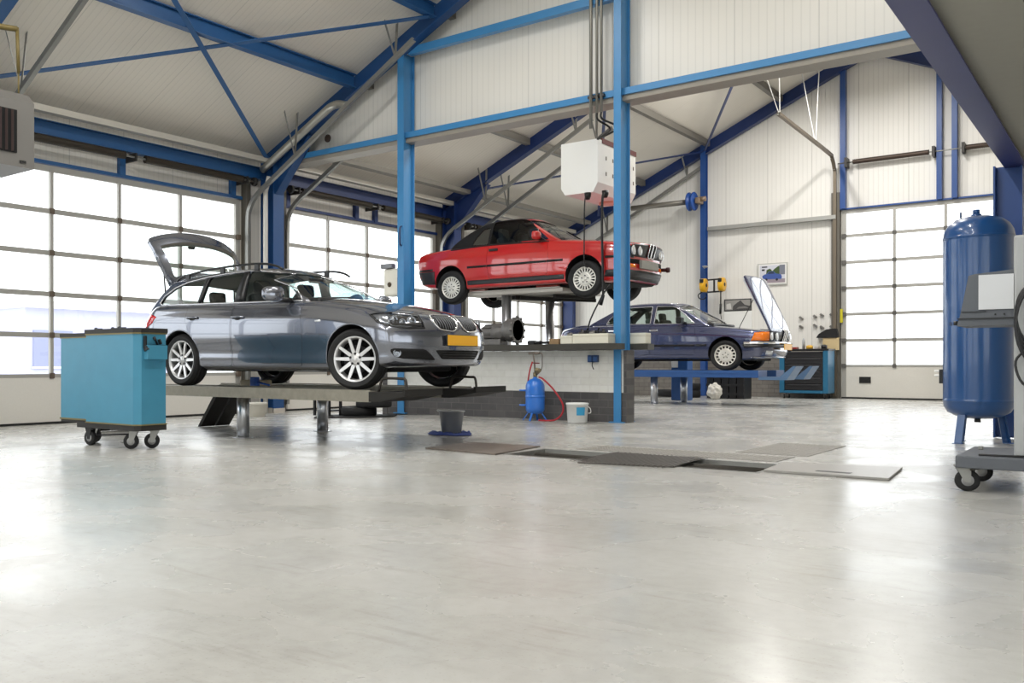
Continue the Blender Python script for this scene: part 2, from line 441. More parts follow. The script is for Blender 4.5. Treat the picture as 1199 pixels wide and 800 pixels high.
d1 = sectional('door_1', 'X', YW, -1, 7.12, 12.66, [8.45,9.79,11.16], RL, .69, 4.16, zb=-FALL); left_tracks(d1, 7.12, 12.66)
d2 = sectional('door_2', 'X', YW, -1, 13.92, 19.40, [15.32,16.68,18.02], RL, .69, 4.18, zb=-FALL); left_tracks(d2, 13.92, 19.40)
d3 = sectional('door_3', 'X', YW, -1, 20.45, 26.20, [20.9,22.23,23.56,24.93], RL, .69, 4.18, zb=-FALL); left_tracks(d3, 20.6, 26.20)
d5 = sectional('door_5', 'X', YW, -1, .45, 5.95, [1.83,3.2,4.58], RL, .69, 4.16, zb=-FALL); left_tracks(d5, .45, 5.95, False)
d6 = sectional('door_6', 'X', YW, -1, -6.2, -.7, [-4.83,-3.45,-2.08], RL, .69, 4.16, zb=-FALL); left_tracks(d6, -6.2, -.7, False)
RB = [1.49, 2.16, 2.83, 3.49, 4.17]
d4 = sectional('door_4', 'Y', XC, -1, 1.45, 5.90, [2.56,3.63,4.71], RB, .84, 4.84, handle=5.36, hinge=(90,88,84))
d7 = sectional('door_7', 'Y', X_FRONT, 1, 6.4, 12.4, [7.6,8.8,10.0,11.2], RB, .84, 4.84)
d8 = sectional('door_8', 'Y', X_FRONT, 1, -.4, 5.2, [.8,2.0,3.2,4.2], RB, .84, 4.84)
# back door: tracks, springs and hangers
bm = bm_new()
for p, q in zip(*(lambda s: (s, s[1:]))(smooth_path([(26.36,6.03,.05),(26.36,6.03,2),(26.36,6.03,5.5),(26.3,6.03,5.9),(26.05,6.03,6.15),(25.6,6.03,6.22),(21.5,6.03,6.34)], 5))):
    sect(bm, p, q, chan_poly(.07,.07,.008), up=(0,1,0))
struct('track', bm, mat('track_bronze', (120,110,96), .45, .5), d4)
bm = bm_new(); box(bm, 26.38, 26.5, 5.92, 6.12, 0, 5.3); struct('jamb', bm, mat('grey_jamb', (96,92,84), .5), d4)
bm = bm_new(); box(bm, 26.40, 26.44, 5.86, 5.93, 1.95, 2.3); struct('warning_strip', bm, mat('yellow_strip', (206,196,40), .5), d4)
bm = bm_new()
for x, y0, z0, y1, z1 in ((21.55,6.03,6.34,6.42,7.6),(21.6,6.03,6.34,6.05,7.7),(24.5,6.03,6.25,6.35,8.1),(24.55,6.03,6.25,5.95,8.35)):
    bar(bm, (x,y0,z0), (x,y1,z1), .05, .008, up=(0,1,0))
struct('track_hanger', bm, mat('white_angle', (226,226,222), .45, .2), d4)
for y0, y1 in ((3.95,5.6),(1.8,3.2)):
    bm = bm_new(); n = int((y1-y0)/.02)
    tube(bm, [(26.3,y0+(y1-y0)*i/n,6.02) for i in range(n+1)], [.058 if i % 2 else .066 for i in range(n+1)], 10); struct('torsion_spring', bm, mat('spring_steel_b', (72,60,52), .45, .5), d4)
bm = bm_new(); tube(bm, [(26.3,1.4,6.02),(26.3,5.95,6.02)], .016, 8); struct('spring_shaft', bm, GALV, d4)
bm = bm_new()
for y in (1.7,3.25,3.85,5.75): box(bm, 26.2, 26.49, y-.03, y+.03, 5.9, 6.14)
structs('spring_bracket', bm, mat('bracket_dark', (58,56,54), .5, .4), d4)

# ---- left wall
b = bm_new()
edges = [(X_FRONT,-6.2),(-.7,.45),(5.95,7.12),(12.66,13.92),(19.40,20.45),(26.20,XC+.1)]
for x0, x1 in edges: box(b, x0, x1, YW, YW+.12, -.2, 4.2)
box(b, X_FRONT, XC+.1, YW, YW+.12, 4.19, 5.1)
struct('wall_left', b, WALLX)
# ---- back wall with door opening
b = bm_new()
prism(b, [(5.90,-.2),(YW,-.2),(YW,5.05),(5.90,8.9)], 'X', XC, XC+.12)
prism(b, [(5.90,4.83),(5.90,8.9),(RIDGE_Y,9.2),(1.45,7.35),(1.45,4.83)], 'X', XC, XC+.12)
prism(b, [(1.45,0),(1.45,7.35),(Y_RIGHT,5.05),(Y_RIGHT,0)], 'X', XC, XC+.12)
struct('wall_back', b, WALLY)
b = bm_new(); box(b, 26.36, 26.5, 6.12, YW, -.2, 1.19); struct('wall_back_plinth', b, BRICKB)
b = bm_new(); box(b, 26.33, 26.5, 6.12, YW, 1.19, 1.24); struct('trim_1', b, mat('plinth_cap', (190,186,178), .5))
# ---- front wall (behind the viewpoint) and right wall
b = bm_new()
for y0, y1 in ((Y_RIGHT,-.4),(5.2,6.4),(12.4,YW)): box(b, X_FRONT-.12, X_FRONT, y0, y1, -.2, 4.85)
prism(b, [(Y_RIGHT,4.84),(YW,4.84),(YW,5.05),(RIDGE_Y,9.2),(Y_RIGHT,5.05)], 'X', X_FRONT-.12, X_FRONT)
struct('wall_front', b, WALLY)
b = bm_new()
for x0, x1, z0, z1 in ((X_FRONT,-7.2,0,5.1),(-.6,.2,0,5.1),(6.8,XC+.1,0,5.1),(-7.2,6.8,0,.9),(-7.2,6.8,3.9,5.1)): box(b, x0, x1, Y_RIGHT-.12, Y_RIGHT, z0, z1)
struct('wall_right', b, WALLX)
for k, (x0, x1) in enumerate(((-7.2,-.6),(.2,6.8))):  # unseen windows added in the right wall to light the hall from that side
    b = bm_new()
    for i in range(6): x = x0+(x1-x0)*i/5; box(b, x-.04, x+.04, Y_RIGHT-.1, Y_RIGHT, .9, 3.9)
    for z in (.93,1.9,2.9,3.87): box(b, x0, x1, Y_RIGHT-.1, Y_RIGHT-.01, z-.03, z+.03)
    w_ = struct('window_%d' % (k+1), b, ALU)
    b = bm_new(); b.faces.new([b.verts.new(p) for p in ((x0,Y_RIGHT-.05,.9),(x1,Y_RIGHT-.05,.9),(x1,Y_RIGHT-.05,3.9),(x0,Y_RIGHT-.05,3.9))]); struct('glazing', b, GLASS, w_)

# ---- portal frames
RW = .2
def frame(xc, m, w=RW, left_col=True, right=True):
    h = .36
    bm = bm_new()
    zz = h/2*sqrt(1+.472**2)
    ibeam(bm, (xc,13.55,raft_z(13.55)+zz), (xc,RIDGE_Y,raft_z(RIDGE_Y)+zz), h, w, up=(0,0,1), tf=.02, tw=.03); struct('rafter', bm, m)
    if right:
        bm = bm_new(); ibeam(bm, (xc,RIDGE_Y,raft_z(RIDGE_Y)+zz), (xc,Y_RIGHT+.1,raft_z(Y_RIGHT+.1)+zz), h, w, tf=.02, tw=.03); struct('rafter', bm, m)
    if left_col:
        bm = bm_new(); ibeam(bm, (xc,13.28,-.1), (xc,13.28,5.0), .36, .3, up=(0,1,0), tf=.02, tw=.03)
        prism(bm, [(13.1,4.3),(13.1,4.95),(12.25,5.4),(12.2,5.3)], 'X', xc-.012, xc+.012)
        bar(bm, (xc,13.1,4.28), (xc,12.2,5.30), .2, .02, up=(0,1,1))
        struct('column', bm, m)
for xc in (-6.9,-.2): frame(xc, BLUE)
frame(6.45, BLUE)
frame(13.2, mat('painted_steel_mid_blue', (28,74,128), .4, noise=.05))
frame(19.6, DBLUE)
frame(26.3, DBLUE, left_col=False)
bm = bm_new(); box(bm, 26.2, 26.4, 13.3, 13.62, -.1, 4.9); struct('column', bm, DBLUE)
bm = bm_new(); box(bm, 13.05, 13.36, 13.08, 13.5, -.1, .0); struct('column_base', bm, mat('concrete_base', (196,190,180), .7))
# ---- blue purlins and wind bracing in the near bay
for y, h, x0 in ((11.05,.24,6.5),(9.25,.22,6.5)):
    bm = bm_new(); z = roof_z(y)-.15
    ibeam(bm, (x0,y,z), (13.1,y,z), h, .14, tf=.016); struct('purlin', bm, BLUE)
for y in (11.05,9.2,7.3):
    for x0, x1 in ((13.3,19.5),(19.7,26.2)):
        bm = bm_new(); z = roof_z(y)-.1
        sect(bm, (x0,y,z), (x1,y,z), chan_poly(.12,.16,.01)); struct('purlin', bm, mat('purlin_grey', (128,124,116), .5, .4))
def rod(p, q, m, w=.07):
    bm = bm_new(); p = V(p); q = V(q); bar(bm, p, q, w, .02, up=(0,.44,.9)); struct('brace', bm, m)
rod((7.0,12.85,roof_z(12.85)-.28), (12.95,9.25,roof_z(9.25)-.28), BLUE, .075)
rod((8.35,10.5,roof_z(10.5)-.3), (13.0,13.2,roof_z(13.2)-.3), BLUE, .08)
rod((6.6,9.2,roof_z(9.2)-.3), (8.35,10.5,roof_z(10.5)-.3), BLUE, .08)
rod((13.5,12.8,roof_z(12.8)-.28), (19.4,9.25,roof_z(9.25)-.28), DBLUE)
rod((19.8,12.6,roof_z(12.6)-.28), (26.1,9.3,roof_z(9.3)-.28), DBLUE)
rod((19.9,9.3,roof_z(9.3)-.28), (26.1,12.4,roof_z(12.4)-.28), DBLUE)
rod((21.0,6.3,roof_z(6.3)-.28), (26.1,9.25,roof_z(9.25)-.28), DBLUE)
# eaves beam, cable tray, short posts above the left doors
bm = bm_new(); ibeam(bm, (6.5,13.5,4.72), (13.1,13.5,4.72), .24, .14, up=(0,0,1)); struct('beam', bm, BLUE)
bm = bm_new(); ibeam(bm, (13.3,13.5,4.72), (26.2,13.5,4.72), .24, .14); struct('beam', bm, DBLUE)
for x0, x1 in ((6.6,13.0),(13.4,19.5),(19.8,26.1)):
    bm = bm_new(); bar(bm, (x0,13.2,4.93), (x1,13.2,4.93), .14, .1); struct('trim_cable_tray', bm, mat('cable_tray', (196,192,182), .5, .2))
    if x0 < 13: continue
    bm = bm_new(); bar(bm, (x0,12.75,5.16), (x1,12.75,5.16), .2, .1); struct('purlin', bm, mat('purlin_grey', (128,124,116), .5, .4))
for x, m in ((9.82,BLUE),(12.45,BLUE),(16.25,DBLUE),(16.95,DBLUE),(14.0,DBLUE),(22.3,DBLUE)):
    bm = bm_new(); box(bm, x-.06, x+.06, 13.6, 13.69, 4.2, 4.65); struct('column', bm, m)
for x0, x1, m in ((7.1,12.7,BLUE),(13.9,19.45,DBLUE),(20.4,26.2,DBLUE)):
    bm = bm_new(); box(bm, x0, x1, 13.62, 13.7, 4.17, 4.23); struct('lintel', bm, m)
# ---- partition in the frame plane: posts, beams, panels
def post(y0, y1, z1, m):
    bm = bm_new(); ibeam(bm, (13.4,(y0+y1)/2,.012), (13.4,(y0+y1)/2,z1), .33, y1-y0, up=(1,0,0), tf=.018, tw=.05)
    box(bm, 13.19, 13.6, y0-.06, y1+.06, 0, .015)
    struct('column', bm, m)
post(10.0,10.14,6.45,PBLUE); post(5.93,6.045,8.5,PBLUE)
bm = bm_new(); box(bm, 13.32, 13.44, -2.9, 13.1, 4.94, 5.04); struct('beam', bm, PBLUE)
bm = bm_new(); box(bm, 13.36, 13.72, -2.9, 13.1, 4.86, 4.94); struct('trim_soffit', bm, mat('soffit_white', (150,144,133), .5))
bm = bm_new(); box(bm, 13.30, 13.42, 6.09, 9.95, 6.41, 6.54); struct('beam', bm, PBLUE)
bm = bm_new()
prism(bm, [(13.1,4.9),(13.1,5.2),(RIDGE_Y,9.0),(-2.9,5.2),(-2.9,4.9)], 'X', 13.62, 13.72)
struct('wall_partition', bm, ribbed('wall_panel_partition', (236,233,225), 1, .11, .3, .35, .04, .12))
# ---- low masonry wall
bm = bm_new(); box(bm, 13.27, 13.52, 5.86, 10.45, -.04, .45); struct('wall_low_plinth', bm, BRICKD)
bm = bm_new(); box(bm, 13.275, 13.515, 5.9, 10.40, .45, 1.09); struct('wall_low', bm, BRICKW)
bm = bm_new(); box(bm, 13.26, 13.53, 5.85, 5.90, 0, 1.09); box(bm, 13.26, 13.53, 10.4, 10.5, -.04, 1.09); struct('wall_low_end', bm, BRICKD)
# ---- back wall steel
bm = bm_new(); ibeam(bm, (26.25,9.32,0), (26.25,9.32,7.0), .2, .14, up=(1,0,0)); struct('column', bm, mat('painted_steel_royal', (32,72,136), .4))
for y0, y1, z0, z1 in ((5.78,5.90,4.86,8.6),(3.69,3.80,4.86,8.0),(3.38,3.49,4.86,7.9)):
    bm = bm_new(); box(bm, 26.3, 26.49, y0, y1, z0, z1); struct('column', bm, mat('painted_steel_royal', (32,72,136), .4))
bm = bm_new(); box(bm, 26.4, 26.5, 1.4, 5.95, 4.84, 4.88); struct('lintel', bm, mat('painted_steel_royal', (32,72,136), .4))
bm = bm_new(); box(bm, 26.3, 26.5, 6.0, 9.25, 4.62, 4.72); struct('beam', bm, mat('girt_grey', (168,168,164), .45, .4))
# ---- column row on the right with the edge beam and the mezzanine soffit
bm = bm_new(); ibeam(bm, (13.45,1.215,.012), (13.45,1.215,3.22), .28, .24, up=(0,1,0), tf=.02); struct('column', bm, mat('painted_steel_royal', (32,72,136), .4))
NAVY = mat('painted_steel_navy', (44,48,104), .45, noise=.12, nscale=2)
bm = bm_new(); ibeam(bm, (4.6,1.15,3.36), (13.6,1.15,3.36), .32, .205, tf=.02); struct('beam', bm, NAVY)
bm = bm_new(); box(bm, 4.6, 13.6, Y_RIGHT, 1.08, 3.26, 3.5); struct('ceiling_mezzanine', bm, mat('mezzanine_board', (158,156,145), .7, noise=.05, nscale=12))
# ---- ground outside
b = bm_new()
for x0,x1,y0,y1 in ((-40,70,YW+.1,60),(-40,70,-40,Y_RIGHT-.1),(XC+.1,70,Y_RIGHT-.1,YW+.1),(-40,X_FRONT-.1,Y_RIGHT-.1,YW+.1)):
    b.faces.new([b.verts.new(p) for p in ((x0,y0,-.14),(x1,y0,-.14),(x1,y1,-.14),(x0,y1,-.14))])
struct('ground_outside', b, mat('pale_paving', (225,223,218), .8))
# ---- unseen fill lamps: linear luminaires added near the ridge to brighten the hall
FILL_LAMPS = [(x, y) for x in (-5.5,-2.0,1.5,5.0,9.5) for y in (3.4,7.4)] + [(x, y) for x in (16.4,22.6) for y in (4.2,6.6)]
first = None
for i, (x, y) in enumerate(FILL_LAMPS):
    z = raft_z(y)-.25
    if first is None:
        t = thing('fill_lamp', 'white linear fill lamp added out of view under the ridge', 'lamp', (x,y,z), 'added fill lamps under the ridge')
        bm = bm_new(); bbox(bm, x-.8, x+.8, y-.12, y+.12, z, z+.08, .01); obj('housing', bm, WHITEP, t)
        bm = bm_new(); box(bm, x-.76, x+.76, y-.09, y+.09, z-.02, z); obj('diffuser', bm, emit('fill_lamp_diffuser', (1,.97,.92), 6), t)
        bm = bm_new()
        for dx in (-.6,.6): tube(bm, [(x+dx,y,z+.08),(x+dx,y,z+.5)], .006, 6)
        objs('suspension', bm, GALV, t); first = t; o = t
    else:
        o = dup(first, (x,y,z))
    L = bpy.data.lights.new('fill_light', 'AREA'); L.shape = 'RECTANGLE'; L.size = 1.5; L.size_y = .18; L.energy = 70 if x < 12 else 120; L.color = (1,.98,.95)
    lo = bpy.data.objects.new('fill_light', L); COL.objects.link(lo); lo.location = (x,y,z-.03)
# ---- sky
w = bpy.data.worlds.new('sky'); SC.world = w; w.use_nodes = True
bg = w.node_tree.nodes['Background']; bg.inputs['Color'].default_value = (.94,.97,1,1); bg.inputs['Strength'].default_value = 2.0
# ---- camera
cam = bpy.data.cameras.new('camera'); co = bpy.data.objects.new('camera', cam); COL.objects.link(co); SC.camera = co
cam.sensor_width = 36; cam.sensor_fit = 'HORIZONTAL'; cam.lens = 1085.5/1199*36
cam.shift_x = (599.5-400)/1199; cam.shift_y = 26.6/1199
co.location = (0,0,.88); co.rotation_euler = (pi/2, 0, radians(40.9)-pi/2)
cam.clip_start = .05; cam.clip_end = 300
SC.view_settings.view_transform = 'Standard'; SC.view_settings.look = 'None'; SC.view_settings.gamma = 1
SC.view_settings.use_curve_mapping = False; SC.view_settings.exposure = .66
# ================================================================= CAR BUILDING
def lat(n, k=.5):
    return [(1-k)*(-1+2*i/n)+k*sin(pi/2*(-1+2*i/n)) for i in range(n+1)]
def rcube(nu, nv, nw, ru, rv, rw, F, ku=.3, kv=.6, kw=.6):
    """rounded lattice box whose surface is mapped by F(u,v,w)"""
    bm = bm_new(); U, Vv, W = lat(nu, ku), lat(nv, kv), lat(nw, kw); vs = {}
    def vert(i, j, k):
        key = (i, j, k)
        if key not in vs:
            p = (U[i], Vv[j], W[k]); R = (ru, rv, rw)
            q = [max(-(1-r), min(1-r, c)) for c, r in zip(p, R)]
            d = [(c-a)/r for c, a, r in zip(p, q, R)]; L = sqrt(sum(x*x for x in d))
            if L > 1: d = [x/L for x in d]
            p = [a+r*x for a, r, x in zip(q, R, d)]
            vs[key] = bm.verts.new(F(*p))
        return vs[key]
    def face(*k):
        try: f = bm.faces.new([vert(*x) for x in k]); f.smooth = True
        except ValueError: pass
    for i in range(nu):
        for j in range(nv):
            for k in (0, nw): face((i,j,k),(i+1,j,k),(i+1,j+1,k),(i,j+1,k))
    for i in range(nu):
        for k in range(nw):
            for j in (0, nv): face((i,j,k),(i+1,j,k),(i+1,j,k+1),(i,j,k+1))
    for j in range(nv):
        for k in range(nw):
            for i in (0, nu): face((i,j,k),(i,j+1,k),(i,j+1,k+1),(i,j,k+1))
    bmesh.ops.recalc_face_normals(bm, faces=list(bm.faces))
    return bm
def tmp_obj(bm, mats):
    me = bpy.data.meshes.new('tmp'); bm.to_mesh(me); bm.free()
    for m in mats: me.materials.append(m)
    o = bpy.data.objects.new('tmp', me); COL.objects.link(o); return o
def boolean(bm, cut, op, mats, solver='EXACT'):
    """bm (op) cut -> new bmesh; consumes cut, keeps bm"""
    bmesh.ops.recalc_face_normals(cut, faces=list(cut.faces))
    a = tmp_obj(bm.copy(), mats); c = tmp_obj(cut, mats)
    md = a.modifiers.new('b', 'BOOLEAN'); md.object = c; md.operation = op; md.solver = solver
    dg = bpy.context.evaluated_depsgraph_get(); dg.update()
    me = bpy.data.meshes.new_from_object(a.evaluated_get(dg), depsgraph=dg)
    r = bmesh.new(); r.from_mesh(me)
    bpy.data.meshes.remove(me)
    for o in (a, c):
        m = o.data; bpy.data.objects.remove(o); bpy.data.meshes.remove(m)
    return r
def bvh(bm): return BVHTree.FromBMesh(bm)
def project(tree, p, d, off=0.):
    """p moved along d onto the tree"""
    d = V(d).normalized()
    loc, n, i, dist = tree.ray_cast(V(p)-d*2.5, d)
    if loc is None:
        loc, n, i, dist = tree.find_nearest(V(p))
    if n.dot(d) > 0: n = -n
    return loc+n*off, n
def patch(tree, poly, d, off=.004, th=.012, step=.05, mi=0, bm=None, basis=None):
    """a thin moulded piece lying on the tree: outline poly (3D points) projected along d"""
    d = V(d).normalized(); c = sum((V(p) for p in poly), V())/len(poly)
    _, s, u = frame_of(d)
    t = bmesh.new(); f = t.faces.new([t.verts.new(((V(p)-c).dot(s), (V(p)-c).dot(u), 0)) for p in poly])
    xs = [v.co.x for v in t.verts]; ys = [v.co.y for v in t.verts]
    for ax, lo, hi in ((0, min(xs), max(xs)), (1, min(ys), max(ys))):
        k = int((hi-lo)/step)
        for i in range(1, k+1):
            x = lo+(hi-lo)*i/(k+1); co = V((x,0,0)) if ax == 0 else V((0,x,0)); no = V((1,0,0)) if ax == 0 else V((0,1,0))
            bmesh.ops.bisect_plane(t, geom=list(t.verts)+list(t.edges)+list(t.faces), plane_co=co, plane_no=no)
    for v in t.verts:
        q, n = project(tree, c+s*v.co.x+u*v.co.y, d, off); v.co = q
    bmesh.ops.recalc_face_normals(t, faces=list(t.faces))
    t.faces.ensure_lookup_table()
    if sum(f.normal.dot(d)*f.calc_area() for f in t.faces) > 0: bmesh.ops.reverse_faces(t, faces=list(t.faces))
    for f in t.faces: f.smooth = True
    if th:
        top = list(t.faces); r = bmesh.ops.duplicate(t, geom=list(t.verts)+list(t.edges)+list(t.faces))
        vm = r['vert_map']
        orig = [v for v in list(t.verts)]
        bnd = [e for e in t.edges if len(e.link_faces) == 1 and e.link_faces[0] in set(top)]
        for v in {v for f in top for v in f.verts}: vm[v].co = v.co+d*th
        for e in bnd:
            a, b2 = e.verts
            try: t.faces.new((a, b2, vm[b2], vm[a]))
            except ValueError: pass
        bmesh.ops.recalc_face_normals(t, faces=list(t.faces))
    if bm is None:
        for f in t.faces: f.material_index = mi
        return t
    merge(bm, t, mi); return bm
def line_on(tree, pts, d, r, bm, off=.0, n=6, k=5, mi=0, closed=False):
    if closed: P = [V(p) for p in pts]
    else: P = smooth_path(pts, k)
    Q = [project(tree, p, d, off)[0] for p in P]
    tube(bm, Q, r, n, mi, closed=closed)
def mirror(bm):
    r = bm.copy()
    for v in r.verts: v.co.y *= -1
    bmesh.ops.reverse_faces(r, faces=list(r.faces)); return r
def cyl_cut(bm, x, z, r, y0, y1, mi, n=48):
    A = [bm.verts.new((x+r*cos(2*pi*k/n), y0, z+r*sin(2*pi*k/n))) for k in range(n)]
    B = [bm.verts.new((x+r*cos(2*pi*k/n), y1, z+r*sin(2*pi*k/n))) for k in range(n)]
    for k in range(n):
        f = bm.faces.new((A[k], A[(k+1)%n], B[(k+1)%n], B[k])); f.material_index = mi; f.smooth = True
    for f in (bm.faces.new(A[::-1]), bm.faces.new(B)): f.material_index = mi
def wheel(car, x, y, R, rimR, width, kind, rimm, steer=0, lift=0):
    """tyre with its rim; y sign gives the outer side"""
    sd = 1 if y > 0 else -1
    M = Matrix.Translation((x, y, R+lift)) @ Matrix.Rotation(steer, 4, 'Z') @ Matrix.Scale(sd, 4, (0,1,0))
    hw = width/2
    t = bm_new()
    lathe(t, [(rimR-.012,-hw*.8),(rimR+.012,-hw*.92),((R+rimR)/2,-hw),(R-.028,-hw*.94),(R-.006,-hw*.78),(R,-hw*.55),(R-.004,-hw*.5),(R-.004,-hw*.44),(R,-hw*.4),(R,-.006),(R-.006,-.004),(R-.006,.004),(R,.006),(R,hw*.4),(R-.004,hw*.44),(R-.004,hw*.5),(R,hw*.55),(R-.006,hw*.78),(R-.028,hw*.94),((R+rimR)/2+.01,hw),((R+rimR)/2+.004,hw*1.0),(rimR+.012,hw*.92),(rimR-.004,hw*.84)], 56, axis='Y')
    for f in list(t.faces):
        if len(f.verts) > 10: t.faces.remove(f)
    t.transform(M); bmesh.ops.recalc_face_normals(t, faces=list(t.faces))
    ty = obj('tyre', t, RUBBER, car, recalc=False)
    b = bm_new(); fy = hw*.8
    # barrel with lip, open to the front
    lathe(b, [(rimR-.02,-hw*.8),(rimR-.03,0),(rimR-.028,fy-.03),(rimR-.022,fy-.006),(rimR-.006,fy+.006),(rimR+.004,fy+.002),(rimR+.006,fy-.012)], 48, axis='Y', mi=0)
    for f in list(b.faces):
        if len(f.verts) > 10: b.faces.remove(f)
    # dark backing: brake disc and shield
    lathe(b, [(rimR-.03,-.01),(.0,-.01)], 40, axis='Y', mi=1)
    lathe(b, [(.0,fy-.055),(rimR*.62,fy-.055),(rimR*.62,fy-.07),(.0,fy-.07)], 40, axis='Y', mi=2)
    def spoke(a, r0, r1, w0, w1, y0, y1, d=.022, mi=0):
        ca, sa = cos(a), sin(a); vs = []
        for r, w, yy in ((r0,w0,y0),(r1,w1,y1)):
            for tx, dy in ((-1,0),(1,0),(.8,-d),(-.8,-d)):
                px, pz = r*ca-tx*w/2*sa, r*sa+tx*w/2*ca
                vs.append(b.verts.new((px, yy+dy, pz)))
        for q in ((0,1,5,4),(1,2,6,5),(2,3,7,6),(3,0,4,7),(3,2,1,0),(4,5,6,7)):
            f = b.faces.new([vs[i] for i in q]); f.material_index = mi
    if kind == 'ten':
        for k in range(5):
            for s in (-1, 1):
                a = pi/2+2*pi*k/5+s*.30
                spoke(a, .045, rimR-.012, .040, .030, fy-.022, fy-.004)
        lathe(b, [(.0,fy-.01),(.036,fy-.01),(.066,fy-.018),(.072,fy-.04),(.0,fy-.04)], 30, axis='Y', mi=0)
        lathe(b, [(.0,fy-.004),(.028,fy-.005),(.033,fy-.011),(.0,fy-.011)], 20, axis='Y', mi=0)
        for k in range(5):
            a = pi/2+2*pi*k/5; lathe(b, [(.0,fy-.008),(.013,fy-.008),(.013,fy-.03),(0,fy-.03)], 12, (.056*cos(a),0,.056*sin(a)), axis='Y', mi=2)
    else:
        ns = 20 if kind == 'mesh' else 16
        rh = rimR*.56 if kind == 'mesh' else rimR*.66
        for k in range(ns):
            a = 2*pi*k/ns; spoke(a, rh-.012, rimR-.012, .020 if kind == 'mesh' else .026, .024 if kind == 'mesh' else .032, fy-.012, fy-.006, .016)
        if kind == 'mesh':
            for k in range(ns):
                a = 2*pi*(k+.5)/ns; spoke(a, rimR*.36, rh, .012, .022, fy-.014, fy-.014, .012)
        lathe(b, [(.0,fy-.012),(.03,fy-.012),(rh*.62,fy-.018),(rh*.94,fy-.010),(rh,fy-.02),(rh,fy-.04),(.0,fy-.04)], 40, axis='Y', mi=0)
        lathe(b, [(.0,fy-.004),(.026,fy-.005),(.03,fy-.014),(.0,fy-.014)], 20, axis='Y', mi=0)
        for k in range(5):
            a = pi/2+2*pi*k/5; lathe(b, [(.0,fy-.006),(.010,fy-.006),(.010,fy-.03),(0,fy-.03)], 10, (.055*cos(a),0,.055*sin(a)), axis='Y', mi=2)
    b.transform(M); bmesh.ops.recalc_face_normals(b, faces=list(b.faces))
    obj('rim', b, [rimm, DARK, mat('brake_disc', (58,58,60), .5, .6)], ty, recalc=False)
    return ty
def shell_F(P):
    """lower body mapping from a parameter set"""
    L0, L1 = P['x']
    def F(u, v, w):
        x0 = L0+(L1-L0)*(u+1)/2
        zs, zc, zb = curve_y(P['shoulder'], x0), curve_y(P['center'], x0), curve_y(P['bottom'], x0)
        av = abs(v)
        zt = zs+(zc-zs)*(1-av**P.get('crown', 2.4))
        z = zb+(w+1)/2*(zt-zb)
        zr = max(0., min(1., (z-zb)/max(.05, zs-zb)))
        y = v*curve_y(P['plan'], x0)*curve_y(P['prof'], zr)
        su = max(0., (u-P.get('fs', .55))/(1-P.get('fs', .55)))**2
        sr = max(0., (-u-P.get('rs', .6))/(1-P.get('rs', .6)))**2
        x = x0
        x -= su*((L1-curve_y(P['nose'], z))+P['cf'][0]*av**P['cf'][1])
        x += sr*((curve_y(P['tail'], z)-L0)+P['cr'][0]*av**P['cr'][1])
        return V((x, y, z))
    return F
def house_F(P):
    """greenhouse mapping"""
    def F(u, v, w):
        t = (w+1)/2; av = abs(v)
        # x limits at this height (front = windscreen, rear = backlight)
        zz = P['z0']+t*(P['z1']-P['z0'])
        xf = curve_y(P['front'], zz); xr = curve_y(P['rear'], zz)
        s = (u+1)/2
        x = xr+(xf-xr)*s
        ztop = curve_y(P['roof'], x); z = P['z0']+t*(ztop-P['z0'])-P.get('rcrown', .035)*t**3*av**2.2
        y = v*curve_y(P['half'], z)*curve_y(P['gplan'], x)
        x -= P['cf'][0]*max(0, s-.5)*2*av**P['cf'][1]
        x += P['cr'][0]*max(0, .5-s)*2*av**P['cr'][1]
        return V((x, y, z))
    return F
def offset_in(bm, d):
    r = bm.copy(); bmesh.ops.recalc_face_normals(r, faces=list(r.faces))
    ns = {v: v.normal.copy() for v in r.verts}
    for v in r.verts: v.co -= ns[v]*d
    return r
def headrest(car, x, y, z, w=.26, h=.17, m=None, tilt=.12):
    b = bm_new(); bbox(b, -.05, .05, -w/2, w/2, 0, h, .04, 3)
    for s in (-.06, .06): tube(b, [(0,s,-.12),(0,s,.03)], .007, 6)
    b.transform(Matrix.Translation((x,y,z)) @ Matrix.Rotation(-tilt, 4, 'Y'))
    obj('headrest', b, m or mat('seat_fabric', (38,38,40), .85), car, smooth=False)
def seat(car, x, y, z, w=.5, h=.62, m=None):
    b = bm_new(); bbox(b, -.07, .07, -w/2, w/2, 0, h, .06, 3)
    b.transform(Matrix.Translation((x,y,z)) @ Matrix.Rotation(-.25, 4, 'Y'))
    obj('seat_back', b, m or mat('seat_fabric', (38,38,40), .85), car)
def bezel(poly, r): return rpoly(poly, r, 4)

def house_in(G, d):
    g = dict(G); g['z0'] = G['z0']-.10; g['z1'] = G['z1']-d
    g['half'] = [(z, y-d) for z, y in G['half']]; g['roof'] = [(x, z-d) for x, z in G['roof']]
    g['front'] = [(z, x-d*1.4) for z, x in G['front']]; g['rear'] = [(z, x+d*1.4) for z, x in G['rear']]
    return house_F(g)

def tall(car, z0, k):
    """stretch everything but the wheels above z0"""
    st = [o for o in COL.objects if o.parent == car]
    while st:
        o = st.pop(); st += [c for c in COL.objects if c.parent == o]
        if o.type != 'MESH' or o.name.split('.')[0] in ('tyre', 'rim'): continue
        for v in o.data.vertices:
            if v.co.z > z0: v.co.z = z0+(v.co.z-z0)*k
